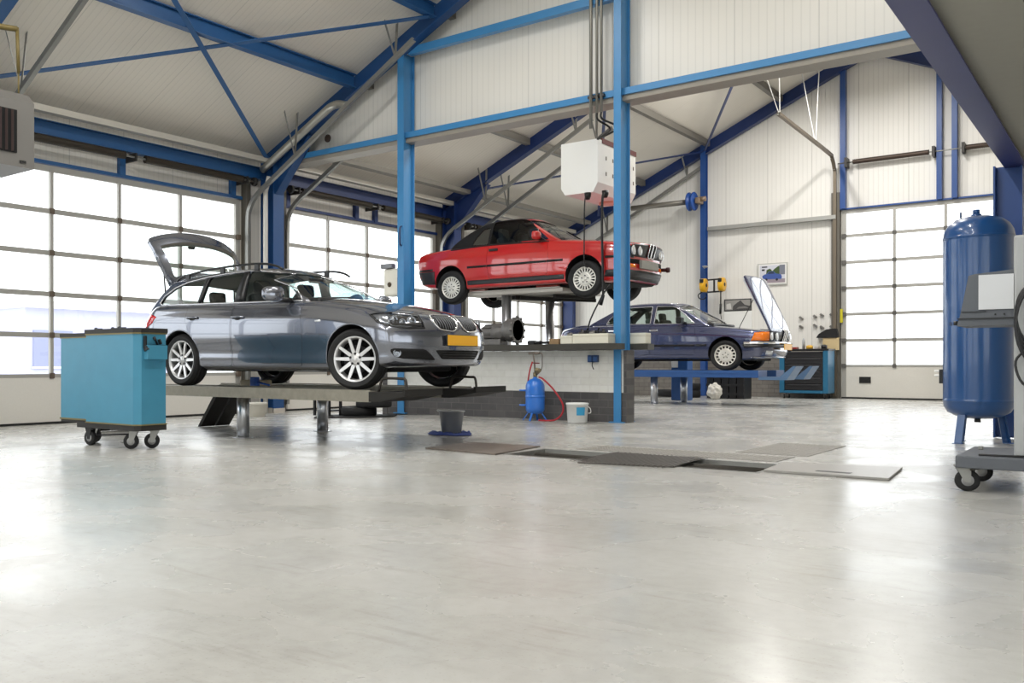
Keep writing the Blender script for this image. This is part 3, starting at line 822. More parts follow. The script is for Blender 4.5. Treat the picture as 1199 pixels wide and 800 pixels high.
# ================================================================= SILVER-GREY ESTATE
PAINT = mat('grey_metallic_paint', (118,122,133), .20, .85, coat=1., crough=.02)
PAINT.node_tree.nodes['Principled BSDF'].inputs['Coat IOR'].default_value = 1.8
TRIMB = mat('black_trim', (16,16,17), .35)
RIMS = mat('alloy_rim', (206,206,206), .28, .6)
LINER = mat('arch_liner', (12,12,13), .85)
CLOTH = mat('grey_headlining', (128,126,120), .9)
def estate():
    car = thing('car', 'silver-grey estate car with raised tailgate on the low ramp lift', 'car', (8.195, 7.58, .615), rz=-pi/2, local=True)
    P = dict(x=(-2.37, 2.15),
        shoulder=[(-2.37,.96),(-2.1,1.005),(-1.4,1.003),(-.4,.975),(.7,.945),(1.2,.885),(1.6,.805),(1.9,.77),(2.15,.735)],
        center=[(-2.37,.975),(-2.1,1.02),(-1.4,1.015),(-.4,.99),(.6,1.02),(.8,1.01),(1.2,.955),(1.6,.89),(1.9,.835),(2.05,.80),(2.15,.77)],
        bottom=[(-2.37,.30),(-2.0,.24),(-1.2,.20),(1.2,.19),(1.6,.215),(1.9,.232),(2.15,.245)],
        plan=[(-2.37,.86),(-2.0,.895),(-1.3,.905),(0,.903),(1.3,.905),(1.8,.90),(2.15,.87)],
        prof=[(0,.90),(.08,.955),(.2,.972),(.24,.965),(.32,.978),(.5,1.0),(.70,1.0),(.79,.992),(.82,.975),(.92,.945),(1,.90)],
        nose=[(.16,2.03),(.22,2.10),(.34,2.135),(.48,2.15),(.58,2.14),(.68,2.11),(.74,2.06),(.80,1.98)],
        tail=[(.25,-2.28),(.4,-2.35),(.6,-2.37),(.75,-2.33),(1.0,-2.26)], cf=(.28,2.6), cr=(.22,2.6), crown=2.2)
    body = rcube(84, 26, 22, .03, .07, .10, shell_F(P))
    mats = [PAINT, LINER]
    tree0 = bvh(body)
    R = .318
    cut = bm_new()
    for x in (1.38, -1.38):
        for y0, y1 in ((-1.1,-.60),(.60,1.1)): cyl_cut(cut, x, R+.01, .352, y0, y1, 1)
    body = boolean(body, cut, 'DIFFERENCE', mats)
    # doors
    doors = [rpoly([(.66,.24),(.70,.60),(.62,1.05),(-.44,1.06),(-.44,.24)], .03), rpoly([(-.455,.24),(-.455,1.06),(-1.28,1.06),(-1.27,.78),(-1.10,.52),(-1.0,.36),(-.98,.24)], .06)]
    def shrink(poly, d):
        cx = sum(p[0] for p in poly)/len(poly); cz = sum(p[1] for p in poly)/len(poly)
        xs = [p[0] for p in poly]; zs = [p[1] for p in poly]; fx = 1-2*d/(max(xs)-min(xs)); fz = 1-2*d/(max(zs)-min(zs))
        return [(cx+(x-cx)*fx, cz+(z-cz)*fz) for x, z in poly]
    parts = []
    for sgn in (-1, 1):
        for poly in doors:
            c = bm_new(); prism(c, shrink(poly, .004), 'Y', sgn*.70, sgn*1.1)
            parts.append(boolean(body, c, 'INTERSECT', mats))
    cut = bm_new()
    for sgn in (-1, 1):
        for poly in doors: prism(cut, poly, 'Y', sgn*.69, sgn*1.1, 1)
    body = boolean(body, cut, 'DIFFERENCE', mats)
    hood = [(.64,-.70),(1.1,-.72),(1.55,-.66),(1.86,-.52),(1.99,-.30),(2.01,0),(1.99,.30),(1.86,.52),(1.55,.66),(1.1,.72),(.64,.70)]
    hc = bm_new(); prism(hc, shrink(hood, .004), 'Z', .66, 1.1); hd = boolean(body, hc, 'INTERSECT', mats)
    hc = bm_new(); prism(hc, hood, 'Z', .655, 1.1, 1); body = boolean(body, hc, 'DIFFERENCE', mats)
    obj('body', body, mats, car, recalc=False, sharp=38)
    obj('bonnet', hd, mats, car, recalc=False, sharp=38)
    dn = []
    for p in parts: dn.append(obj('door', p, mats, car, recalc=False, sharp=38))
    # ---- greenhouse
    G = dict(z0=.88, z1=1.42, front=[(.88,.90),(.97,.76),(1.1,.53),(1.25,.22),(1.36,-.06),(1.42,-.22)],
        rear=[(.88,-2.31),(1.0,-2.27),(1.2,-2.12),(1.34,-1.98),(1.42,-1.93)],
        roof=[(-2.3,1.28),(-2.0,1.335),(-1.5,1.385),(-.9,1.415),(-.4,1.42),(0,1.405),(.4,1.36),(.9,1.3)],
        half=[(.88,.835),(.95,.815),(1.1,.765),(1.25,.705),(1.36,.645),(1.42,.60)],
        gplan=[(-2.3,.90),(-1.9,.955),(-1.2,.995),(-.4,1.0),(.3,.985),(.9,.95)], cf=(.09,2.2), cr=(.10,2.4), rcrown=.03)
    gh = rcube(60, 22, 16, .03, .12, .10, house_F(G))
    gt = bvh(gh)
    inner = rcube(40, 16, 12, .03, .10, .10, house_in(G, .035))
    for f in inner.faces: f.material_index = 1
    gm = [PAINT, CLOTH, TRIMB]
    g2 = boolean(gh, inner, 'DIFFERENCE', gm)
    wf = [(.58,.975),(.10,1.275),(-.05,1.325),(-.20,1.343),(-.37,1.352),(-.335,.985)]
    wr = [(-.498,.988),(-.47,1.352),(-.80,1.345),(-1.06,1.322),(-1.095,1.002)]
    wq = [(-1.165,1.005),(-1.13,1.315),(-1.45,1.285),(-1.68,1.225),(-1.88,1.12),(-1.94,1.045),(-1.89,1.02)]
    cut = bm_new()
    for w_ in (wf, wr, wq): prism(cut, rpoly(w_, .035), 'Y', -1.2, 1.2, 2)
    g2 = boolean(g2, cut, 'DIFFERENCE', gm)
    ws = [(-.73,.985),(-.60,1.30),(-.45,1.335),(0,1.352),(.45,1.335),(.60,1.30),(.73,.985)]
    cut = bm_new(); prism(cut, rpoly(ws, .04), 'X', -.25, 1.4, 2); g2 = boolean(g2, cut, 'DIFFERENCE', gm)
    rw = [(-.70,.80),(-.60,1.27),(0,1.31),(.60,1.27),(.70,.80)]
    cut = bm_new(); prism(cut, rpoly(rw, .05), 'X', -2.7, -1.5, 1); g2 = boolean(g2, cut, 'DIFFERENCE', gm)
    roof = obj('roof', g2, gm, car, recalc=False, sharp=35)
    HLP = [V(p) for p in ((1.573,-.826,.771),(1.622,-.781,.784),(1.724,-.646,.793),(1.846,-.552,.778),(1.937,-.474,.762),(2.019,-.513,.692),(2.049,-.525,.628),(1.978,-.676,.625),(1.915,-.769,.633),(1.816,-.852,.648),(1.697,-.862,.694))]
    KDP = [V((2.0, y, z)) for y, z in rpoly([(-.372,.758),(-.30,.774),(-.032,.776),(-.030,.70),(-.045,.66),(-.095,.618),(-.15,.604),(-.335,.619),(-.388,.680)], .03)]
    FGP = [V(p) for p in ((1.865,-.846,.397),(1.869,-.848,.414),(1.891,-.831,.423),(1.903,-.818,.424),(2.057,-.556,.419),(2.069,-.520,.408),(2.083,-.455,.365),(2.089,-.400,.316),(2.086,-.408,.306),(2.059,-.494,.309),(1.936,-.734,.3215),(1.888,-.80,.338),(1.875,-.822,.357))]
    LGP = [V(p) for p in ((2.105,-.408,.410),(2.144,-.078,.408),(2.128,-.054,.306),(2.11,-.309,.317))]
    for sgn in (-1, 1):
        for w_ in (wf, wr, wq):
            pl = [(x, sgn*.75, z) for x, z in rpoly(w_, .03)]
            b = patch(gt, pl, (0,-sgn,0), -.012, 0, .12); obj('side_window', b, CARGLASS, car, recalc=False)
        # black B and C pillar covers, chrome strip along the belt line
        b = bm_new()
        for pl in ([(-.34,.98),(-.375,1.355),(-.465,1.355),(-.494,.985)], [(-1.10,1.0),(-1.065,1.325),(-1.125,1.32),(-1.16,1.003)], [(.58,.975),(.44,1.07),(.43,.98)]):
            patch(gt, [(x, sgn*.75, z) for x, z in pl], (0,-sgn,0), .006, .01, .12, bm=b)
        objs('pillar_trim', b, TRIMB, car)
        b = bm_new(); line_on(gt, [(.66,sgn*.8,.962),(.2,sgn*.8,.972),(-.4,sgn*.8,.982),(-1.1,sgn*.8,.997),(-1.9,sgn*.8,1.018)], (0,-sgn,0), .011, b, .0)
        obj('belt_moulding', b, mat('satin_chrome', (205,205,208), .22, .9), car)
        b = bm_new(); tube(b, [project(gt, (x, sgn*.75, z), (0,-sgn,0), .001)[0] for x, z in ((-1.90,1.02),(-1.955,1.045),(-1.895,1.13),(-1.69,1.235),(-1.45,1.295),(-1.1,1.335),(-.8,1.357),(-.37,1.363),(-.20,1.354),(-.04,1.336),(.11,1.285),(.36,1.12),(.58,.98))], .008, 6)
        obj('window_moulding', b, mat('satin_chrome', (205,205,208), .22, .9), car)
        # roof rail
        pts = [(-1.80,.60,1.315),(-1.65,.61,1.372),(-1.2,.615,1.425),(-.6,.62,1.448),(-.2,.615,1.438),(.0,.60,1.40),(.10,.59,1.355)]
        b = bm_new(); tube(b, smooth_path([(x, sgn*y, z) for x, y, z in pts], 5), .014, 8)
        for x, z in ((-1.55,1.37),(-.9,1.42),(-.3,1.425)): box(b, x-.035, x+.035, sgn*.615-.012, sgn*.615+.012, z-.05, z+.03)
        obj('roof_rail', b, TRIMB, car)
        # door handles
        for i, (x, z) in enumerate(((-.33,.805),(-1.13,.825))):
            b = bm_new()
            pts = [project(tree0, (x+dx, sgn*.9, z), (0,-sgn,0), o)[0] for dx, o in ((-.10,.004),(-.07,.03),(0,.036),(.07,.03),(.10,.004))]
            tube(b, smooth_path(pts, 4), .013, 8)
            obj('door_handle', b, PAINT, car)
            b = bm_new(); patch(tree0, [(x+.06*cos(a), sgn*.9, z-.006+.026*sin(a)) for a in [2*pi*k/16 for k in range(16)]], (0,-sgn,0), .003, .01, .05, bm=b)
            obj('handle_recess', b, TRIMB, car)
        # mirror
        b = bm_new(); t = bmesh.new(); bmesh.ops.create_icosphere(t, subdivisions=3, radius=1)
        for v in t.verts:
            q = v.co; x = q.x*.085 if q.x > 0 else q.x*.035
            k = (abs(q.x)**3.2+abs(q.y)**3.2+abs(q.z)**3.2)**(-1/3.2); q = q*k
            v.co = ((q.x*.10 if q.x > 0 else q.x*.03)*(1-.25*abs(q.y)), q.y*.135, q.z*.083*(1-.10*sgn*q.y)-.01*q.x)
        for f in t.faces: f.smooth = True
        merge(b, t, 0, Matrix.Translation((.33, sgn*.985, 1.04)) @ Matrix.Rotation(sgn*.25, 4, 'Z'))
        m_ = obj('wing_mirror', b, PAINT, car)
        b = bm_new(); tube(b, [(.45,sgn*.80,.97),(.40,sgn*.88,.975),(.34,sgn*.95,.99)], [.03,.028,.035], 8); obj('mirror_foot', b, TRIMB, m_)
        b = bm_new(); t = bmesh.new(); bmesh.ops.create_circle(t, cap_ends=True, segments=24, radius=1)
        merge(b, t, 0, Matrix.Translation((.292, sgn*.985, 1.04)) @ Matrix.Rotation(pi/2, 4, 'Y') @ Matrix.Diagonal((.06,.09,1,1))); obj('mirror_glass', b, mat('mirror_glass', (200,205,210), .03, 1.), m_)
        # headlight
        hl = [V((p.x, p.y*-sgn, p.z)) for p in HLP]; hd_ = (-.72, -sgn*.69, 0)
        b = patch(tree0, hl, hd_, .003, .02, .05); h_ = obj('headlight', b, mat('headlight_black', (26,27,30), .12, coat=1.), car, recalc=False)
        b = bm_new()
        for (p, r) in ((V((1.838,-.762,.715)),.040),(V((1.911,-.714,.689)),.036),(V((1.957,-.625,.699)),.050)):
            q, n = project(tree0, (p.x, -sgn*p.y, p.z), hd_, .004); n = V((.8, sgn*.6, 0)).normalized()
            t = bmesh.new(); lathe(t, [(r,-.006),(r*1.0,.006),(r*.88,.008),(r*.74,.0),(r*.66,.004),(r*.3,.012),(0,.014)], 24)
            merge(b, t, 0, Matrix.Translation(q) @ V((0,0,1)).rotation_difference(n).to_matrix().to_4x4())
        patch(tree0, [V((p.x, p.y*-sgn, p.z)) for p in (V((1.61,-.822,.766)), V((1.742,-.708,.774)), V((1.844,-.825,.657)), V((1.747,-.855,.683)))], hd_, .006, .006, .04, bm=b)
        objs('reflector', b, mat('lamp_reflector', (140,144,150), .2, .9), h_)
        b = bm_new(); P3 = [project(tree0, p, hd_, .006)[0] for p in hl]; tube(b, P3, .006, 6, closed=True); obj('lamp_surround', b, TRIMB, h_)
        b = bm_new(); P3 = [project(tree0, (p.x, p.y*-sgn, p.z), hd_, .012)[0] for p in (V((1.753,-.68,.778)), V((1.865,-.596,.763)), V((1.952,-.508,.748)))]; tube(b, P3, .008, 6); obj('lamp_eyebrow', b, mat('lamp_chrome', (190,194,200), .15, .9), h_)
        # fog-lamp intake
        fg = [V((p.x, p.y*-sgn, p.z)) for p in FGP]
        b = patch(tree0, fg, hd_, .003, .02, .05); f_ = obj('side_intake', b, DARK, car, recalc=False)
        b = bm_new(); q, n = project(tree0, (1.908, sgn*.795, .379), hd_, .006); n = V((.8, sgn*.6, 0)).normalized()
        t = bmesh.new(); lathe(t, [(.042,-.01),(.042,.002),(.036,.005),(.028,-.002),(.014,.002),(0,.003)], 24); merge(b, t, 0, Matrix.Translation(q) @ V((0,0,1)).rotation_difference(n).to_matrix().to_4x4())
        obj('fog_lamp', b, mat('lamp_reflector', (140,144,150), .2, .9), f_)
        # kidney grille
        kd3 = [V((2.0, p.y*-sgn, p.z)) for p in KDP]
        ky = [abs(p.y) for p in KDP]; kz = [p.z for p in KDP]
        b = patch(tree0, kd3, (-1,0,0), .004, .02, .03); k_ = obj('kidney_grille', b, DARK, car, recalc=False)
        b = bm_new(); tube(b, [project(tree0, p, (-1,0,0), .006)[0] for p in kd3], .0085, 8, closed=True); obj('grille_frame', b, CHROME, k_)
        b = bm_new()
        for i in range(9):
            y = min(ky)+.03+(max(ky)-min(ky)-.06)*i/8; zt = max(kz)-.012; zb_ = min(kz)+.018+max(0, i-5)*.012
            tube(b, [project(tree0, (2, sgn*y, zt+(zb_-zt)*i2/5), (-1,0,0), .008)[0] for i2 in range(6)], .0045, 6)
        obj('grille_slats', b, mat('grille_slat', (120,122,126), .3, .6), k_)
        # tail lamp
        tl = [(-2.20,.90,.90),(-2.05,.90,.91),(-1.86,.90,.86),(-1.92,.90,.78),(-2.10,.90,.71),(-2.24,.90,.70)]
        b = patch(tree0, [(x, sgn*y, z) for x, y, z in tl], (.3,-sgn,0), .004, .02, .05); obj('tail_lamp', b, mat('red_lens', (190,20,24), .12, coat=1.), car, recalc=False)
        # side repeater on the wing
        b = patch(tree0, [(x, sgn*.9, z) for x, z in ((.88,.735),(.96,.74),(.97,.72),(.89,.715))], (0,-sgn,0), .003, .008, .05); obj('side_repeater', b, mat('clear_lens', (220,222,226), .15, .3), car, recalc=False)
        # arch lips
        b = bm_new()
        for x in (1.38, -1.38):
            pts = [(x+.356*cos(a), sgn*.9, R+.01+.356*sin(a)) for a in [radians(-12+204*k/24) for k in range(25)]]
            tube(b, [project(tree0, p, (0,-sgn,0), -.006)[0] for p in pts if p[2] > .24], .009, 6)
        objs('wheel_arch_lip', b, PAINT, car)
    # lower grille, plate, bumper crease
    ly = max(abs(LGP[0].y), .3); l2 = abs(LGP[3].y); z1_, z0_ = LGP[0].z, LGP[3].z
    lg = [(-ly,z1_),(ly,z1_),(l2,z0_),(-l2,z0_)]
    b = patch(tree0, [(2.1, y, z) for y, z in rpoly(lg, .03)], (-1,0,0), .003, .02, .05); l_ = obj('lower_grille', b, DARK, car, recalc=False)
    b = bm_new()
    for z in (z0_+(z1_-z0_)*.25, z0_+(z1_-z0_)*.5, z0_+(z1_-z0_)*.75): tube(b, [project(tree0, (2.1, y, z), (-1,0,0), .006)[0] for y in (-l2,-.2,0,.2,l2)], .005, 6)
    obj('grille_slats', b, BLACK, l_)
    b = bm_new(); bbox(b, 2.155, 2.168, -.29, .29, .452, .572, .004); obj('plate_holder', b, TRIMB, car)
    b = bm_new(); bbox(b, 2.166, 2.174, -.28, .28, .459, .565, .003); obj('number_plate', b, YELLOW, car)
    # emblem
    b = bm_new(); q, n = project(tree0, (1.96, 0, .9), (0,0,-1), .002); t = bmesh.new(); lathe(t, [(.04,-.002),(.04,.004),(.034,.006),(0,.007)], 24); merge(b, t, 0, Matrix.Translation(q) @ V((0,0,1)).rotation_difference(n).to_matrix().to_4x4()); obj('bonnet_emblem', b, [mat('emblem_blue', (40,70,130), .3)], car)
    # glass front
    b = patch(gt, [(.4, y, z) for y, z in rpoly(ws, .03)], (-1,0,0), -.012, 0, .1); obj('windscreen', b, CARGLASS2, car, recalc=False)
    # wipers
    b = bm_new()
    for y0, y1, z1 in ((-.55,-.02,1.0),(.1,.6,1.005)):
        A, _ = project(gt, (.8,y0,.985), (-1,0,0), .02); B, _ = project(gt, (.8,y1,z1+.02), (-1,0,0), .02); tube(b, [A, B], .008, 6)
    objs('wiper', b, BLACK, car)
    # interior
    for y in (-.38, .38):
        seat(car, -.30, y, .62, .5, .50); headrest(car, -.44, y, 1.10)
        headrest(car, -1.25, y, 1.02, .24, .15)
    seat(car, -1.12, 0, .58, 1.25, .46)
    b = bm_new(); t = bmesh.new(); lathe(t, [(.185,-.012),(.2,0),(.185,.012),(.17,0),(.185,-.012)], 28); merge(b, t, 0, Matrix.Translation((.32,.38,.93)) @ Matrix.Rotation(-1.1, 4, 'Y')); obj('steering_wheel', b, BLACK, car)
    b = bm_new(); bbox(b, .42, .80, -.72, .72, .88, 1.0, .03); obj('dashboard', b, BLACK, car)
    b = bm_new(); bbox(b, .06, .10, -.12, .12, 1.235, 1.29, .012); obj('rear_view_mirror', b, BLACK, car)
    # open tailgate: built closed, then swung up about the roof hinge
    H = V((-1.90, 0, 1.34))
    T = dict(G); 
    tg_out = rcube(8, 24, 24, .2, .10, .06, lambda u, v, w: V((curve_y([(.72,-2.365),(.78,-2.355),(.9,-2.32),(1.0,-2.275),(1.2,-2.125),(1.33,-1.985)], .74+(w+1)/2*.59) + (u-1)*.03 + .14*abs(v)**2.4, v*curve_y([(.72,.70),(.82,.74),(1.0,.735),(1.2,.665),(1.33,.58)], .74+(w+1)/2*.59), .74+(w+1)/2*.59)))
    tt = bvh(tg_out)
    cut = bm_new(); prism(cut, rpoly([(-.655,.93),(-.545,1.285),(.545,1.285),(.655,.93)], .05), 'X', -3, -1.5, 1)
    tgm = [PAINT, mat('tailgate_trim', (116,112,104), .8)]
    tg = boolean(tg_out, cut, 'DIFFERENCE', tgm)
    for f in tg.faces:
        if f.normal.x > .35: f.material_index = 1
    Rm = Matrix.Translation(H) @ Matrix.Rotation(radians(121), 4, 'Y') @ Matrix.Translation(-H+V((.06,0,.02)))
    tg.transform(Rm); tgo = obj('tailgate', tg, tgm, car, recalc=False, sharp=35)
    b = patch(tt, [(-2.2, y, z) for y, z in rpoly([(-.655,.93),(-.545,1.285),(.545,1.285),(.655,.93)], .05)], (1,0,0), -.03, 0, .1); b.transform(Rm); obj('rear_window', b, CARGLASS2, tgo, recalc=False)
    for sgn in (-1, 1):
        A = V((-2.02, sgn*.60, 1.16)); B = Rm @ V((-2.16, sgn*.62, 1.02))
        b = bm_new(); tube(b, [A, A.lerp(B, .55)], .011, 8); tube(b, [A.lerp(B, .5), B], .006, 8); obj('gas_strut', b, BLACK, car)
    b = bm_new(); bbox(b, -.03, .03, -.05, .05, -.02, .02, .008); b.transform(Rm @ Matrix.Translation((-2.24,0,.78))); obj('tailgate_latch', b, BLACK, tgo)
    # wheels
    for x, st in ((1.38, radians(16)), (-1.38, 0)):
        for y in (-.775, .775): wheel(car, x, y, R, .240, .222, 'ten', RIMS, st)
    # underbody
    b = bm_new(); bbox(b, -2.0, 1.62, -.62, .62, .18, .32, .04); obj('underbody', b, DARK, car)
    return car
estate()
# ================================================================= RED CONVERTIBLE and DARK-BLUE SALOON
def shrinkp(poly, d):
    cx = sum(p[0] for p in poly)/len(poly); cz = sum(p[1] for p in poly)/len(poly)
    xs = [p[0] for p in poly]; zs = [p[1] for p in poly]; fx = 1-2*d/(max(xs)-min(xs)); fz = 1-2*d/(max(zs)-min(zs))
    return [(cx+(x-cx)*fx, cz+(z-cz)*fz) for x, z in poly]
def lamp_round(at, n, r, m=None):
    t = bmesh.new(); lathe(t, [(r,-.02),(r,.004),(r*.93,.008),(r*.86,.004),(r*.8,.008),(r*.4,.016),(0,.018)], 28)
    b = bm_new(); merge(b, t, 0, Matrix.Translation(at) @ V((0,0,1)).rotation_difference(V(n)).to_matrix().to_4x4()); return b
def convertible():
    car = thing('car', 'red convertible with black soft top raised high on a lift', 'car', (14.58, 8.08, 1.95), rz=-pi/2, local=True)
    PNT = mat('red_car_paint', (190,15,14), .28, 0., coat=1., crough=.03)
    PNT.node_tree.nodes['Principled BSDF'].inputs['Coat IOR'].default_value = 1.7
    TRIMB = mat('black_trim', (16,16,17), .35); LINER = mat('arch_liner', (12,12,13), .85); FAB = mat('soft_top_fabric', (17,17,19), .85, bump=.2, nscale=90)
    BUMP = mat('grey_black_bumper', (44,44,47), .5)
    P = dict(x=(-2.16, 2.08),
        shoulder=[(-2.16,.86),(-1.9,.90),(-1.2,.935),(-.4,.945),(.6,.925),(1.2,.875),(1.7,.825),(2.08,.775)],
        center=[(-2.16,.90),(-1.9,.945),(-1.2,.965),(-.4,.97),(.6,.985),(.85,.97),(1.3,.925),(1.7,.875),(2.08,.82)],
        bottom=[(-2.16,.36),(-1.8,.30),(-.9,.25),(.9,.25),(1.8,.23),(2.08,.26)],
        plan=[(-2.16,.775),(-1.8,.81),(-1.0,.822),(0,.822),(1.0,.822),(1.7,.812),(2.08,.78)],
        prof=[(0,.90),(.06,.955),(.2,.965),(.24,.985),(.45,.998),(.62,1.0),(.80,.995),(.83,.975),(.92,.955),(1,.92)],
        nose=[(.2,1.93),(.3,2.0),(.44,2.03),(.52,2.03),(.6,2.03),(.70,2.055),(.8,2.08),(.86,2.06)],
        tail=[(.3,-2.06),(.45,-2.10),(.6,-2.13),(.8,-2.16),(.92,-2.14)], cf=(.13,3.2), cr=(.14,3.), crown=2.6)
    mats = [PNT, LINER]
    body = rcube(80, 24, 22, .02, .05, .07, shell_F(P)); tree0 = bvh(body); R = .30
    cut = bm_new()
    for x in (1.285, -1.285):
        for y0, y1 in ((-1,-.54),(.54,1)): cyl_cut(cut, x, R+.03, .335, y0, y1, 1)
    body = boolean(body, cut, 'DIFFERENCE', mats)
    door = rpoly([(.62,.40),(.66,.62),(.63,.98),(-.52,.98),(-.52,.62),(-.48,.40)], .04); parts = []
    for sgn in (-1, 1):
        c = bm_new(); prism(c, shrinkp(door, .004), 'Y', sgn*.62, sgn*1.); parts.append(boolean(body, c, 'INTERSECT', mats))
    cut = bm_new()
    for sgn in (-1, 1): prism(cut, door, 'Y', sgn*.61, sgn*1., 1)
    body = boolean(body, cut, 'DIFFERENCE', mats)
    hood = [(.66,-.66),(1.98,-.64),(1.98,.64),(.66,.66)]
    c = bm_new(); prism(c, shrinkp(hood, .004), 'Z', .80, 1.1); hd = boolean(body, c, 'INTERSECT', mats)
    c = bm_new(); prism(c, hood, 'Z', .795, 1.1, 1); body = boolean(body, c, 'DIFFERENCE', mats)
    obj('body', body, mats, car, recalc=False, sharp=35); obj('bonnet', hd, mats, car, recalc=False, sharp=35)
    for p in parts: obj('door', p, mats, car, recalc=False, sharp=35)
    # greenhouse: windscreen frame (red) in front, fabric hood behind
    G = dict(z0=.88, z1=1.38, front=[(.88,.98),(.97,.82),(1.1,.60),(1.25,.34),(1.32,.20),(1.38,.08)],
        rear=[(.88,-1.56),(1.0,-1.50),(1.15,-1.30),(1.25,-1.10),(1.32,-.92),(1.38,-.75)],
        roof=[(-1.6,1.28),(-1.0,1.325),(-.5,1.36),(-.1,1.37),(.2,1.365),(.9,1.3)],
        half=[(.88,.75),(.95,.735),(1.1,.685),(1.25,.63),(1.33,.58),(1.38,.54)],
        gplan=[(-1.6,.88),(-1.0,.965),(-.4,1.0),(.3,.99),(1.0,.96)], cf=(.07,2.2), cr=(.14,2.4), rcrown=.03)
    gh = rcube(52, 20, 16, .03, .12, .12, house_F(G)); gt = bvh(gh)
    inner = rcube(40, 16, 12, .03, .10, .10, house_in(G, .03))
    for f in inner.faces: f.material_index = 2
    gm = [PNT, FAB, LINER]
    g2 = boolean(gh, inner, 'DIFFERENCE', gm)
    wd = [(.62,.95),(.20,1.28),(.10,1.315),(-.35,1.325),(-.49,1.315),(-.52,.96)]
    wq = [(-.56,.96),(-.55,1.235),(-.70,1.215),(-.83,1.08),(-.90,.97)]
    cut = bm_new()
    for w_ in (wd, wq): prism(cut, rpoly(w_, .03), 'Y', -1.2, 1.2, 2)
    g2 = boolean(g2, cut, 'DIFFERENCE', gm)
    ws = [(-.66,.95),(-.545,1.29),(-.4,1.315),(0,1.33),(.4,1.315),(.545,1.29),(.66,.95)]
    cut = bm_new(); prism(cut, rpoly(ws, .03), 'X', .0, 1.6, 2); g2 = boolean(g2, cut, 'DIFFERENCE', gm)
    # split at the header rail: x = .12
    c = bm_new(); prism(c, [(.155,1.5),(.05,1.2),(.22,.5),(3,.5),(3,1.5)], 'Y', -2, 2); fr = boolean(g2, c, 'INTERSECT', gm)
    c = bm_new(); prism(c, [(.15,1.5),(.045,1.2),(.215,.5),(-3,.5),(-3,1.5)], 'Y', -2, 2); tp = boolean(g2, c, 'INTERSECT', gm)
    for f in tp.faces:
        if f.material_index == 0: f.material_index = 1
    obj('windscreen_frame', fr, gm, car, recalc=False, sharp=35); obj('soft_top', tp, gm, car, recalc=False, sharp=50)
    b = patch(gt, [(.5, y, z) for y, z in rpoly(ws, .03)], (-1,0,0), -.012, 0, .1); obj('windscreen', b, CARGLASS2, car, recalc=False)
    QG = glass('quarter_glass', (.45,.62,.60), .22)
    for sgn in (-1, 1):
        b = patch(gt, [(x, sgn*.7, z) for x, z in rpoly(wd, .02)], (0,-sgn,0), -.012, 0, .12); obj('side_window', b, CARGLASS, car, recalc=False)
        b = patch(gt, [(x, sgn*.7, z) for x, z in rpoly(wq, .02)], (0,-sgn,0), -.012, 0, .12); obj('quarter_window', b, QG, car, recalc=False)
        b = bm_new(); line_on(gt, [(.40,sgn*.7,.955),(.395,sgn*.7,1.13)], (0,-sgn,0), .010, b, .0)
        obj('vent_divider', b, mat('satin_chrome', (205,205,208), .22, .9), car)
        b = bm_new(); line_on(tree0, [(-1.3,sgn*.9,.915),(-.5,sgn*.9,.935),(.64,sgn*.9,.915)], (0,-sgn,0), .012, b, .002); obj('belt_moulding', b, TRIMB, car)
        # black rubbing strip along the flank
        for x0, x1, zz in ((-2.08,-1.66,.612),(-.92,-.525,.612),(-.515,.625,.612),(.635,.92,.612),(1.65,1.99,.606)):
            b = patch(tree0, [(x0,sgn*.9,zz-.016),(x1,sgn*.9,zz-.016),(x1,sgn*.9,zz+.016),(x0,sgn*.9,zz+.016)], (0,-sgn,0), .010, .02, .12); obj('rubbing_strip', b, TRIMB, car, recalc=False)
        # grey-black sill and rear valance
        b = patch(tree0, [(-.93,sgn*.9,.255),(.93,sgn*.9,.255),(.93,sgn*.9,.40),(-.93,sgn*.9,.40)], (0,-sgn,0), .006, .02, .12); obj('sill_cover', b, BUMP, car, recalc=False)
        b = bm_new(); patch(tree0, [(-1.62,sgn*.9,.37),(-1.62,sgn*.9,.585),(-2.14,sgn*.9,.585),(-2.14,sgn*.9,.40)], (0,-sgn,0), .012, .03, .08, bm=b)
        obj('rear_bumper', b, BUMP, car, recalc=False)
        b = patch(tree0, [(1.66,sgn*.9,.42),(1.62,sgn*.9,.32),(1.95,sgn*.9,.30),(1.98,sgn*.9,.42)], (0,-sgn,0), .006, .02, .08); obj('front_spoiler_side', b, BUMP, car, recalc=False)
        # handle, mirror
        b = bm_new(); q, n = project(tree0, (-.40, sgn*.9, .855), (0,-sgn,0), .008); bbox(b, q.x-.085, q.x+.085, q.y-.016, q.y+.016, q.z-.02, q.z+.02, .008); obj('door_handle', b, BLACK, car)
        b = bm_new(); t = bmesh.new(); bmesh.ops.create_icosphere(t, subdivisions=3, radius=1)
        for v in t.verts:
            q = v.co*((abs(v.co.x)**4+abs(v.co.y)**4+abs(v.co.z)**4)**-.25); v.co = ((q.x*.085 if q.x > 0 else q.x*.03)*(1-.2*abs(q.y)), q.y*.105, q.z*.062)
        for f in t.faces: f.smooth = True
        merge(b, t, 0, Matrix.Translation((.46, sgn*.885, 1.005))); m_ = obj('wing_mirror', b, PNT, car)
        b = bm_new(); prism(b, [(.60,.93),(.42,.95),(.42,1.03)], 'Y', sgn*.735, sgn*.80); tube(b, [(.50,sgn*.76,.96),(.46,sgn*.84,.985)], .03, 8); obj('mirror_foot', b, TRIMB, m_)
        # twin round headlights in the black panel
        for y in (.56, .395):
            q, n = project(tree0, (2.05, sgn*y, .70), (-1,0,0), .012); obj('headlight', lamp_round(q, (1,0,0), .068), mat('lamp_lens', (226,228,230), .08, .5), car)
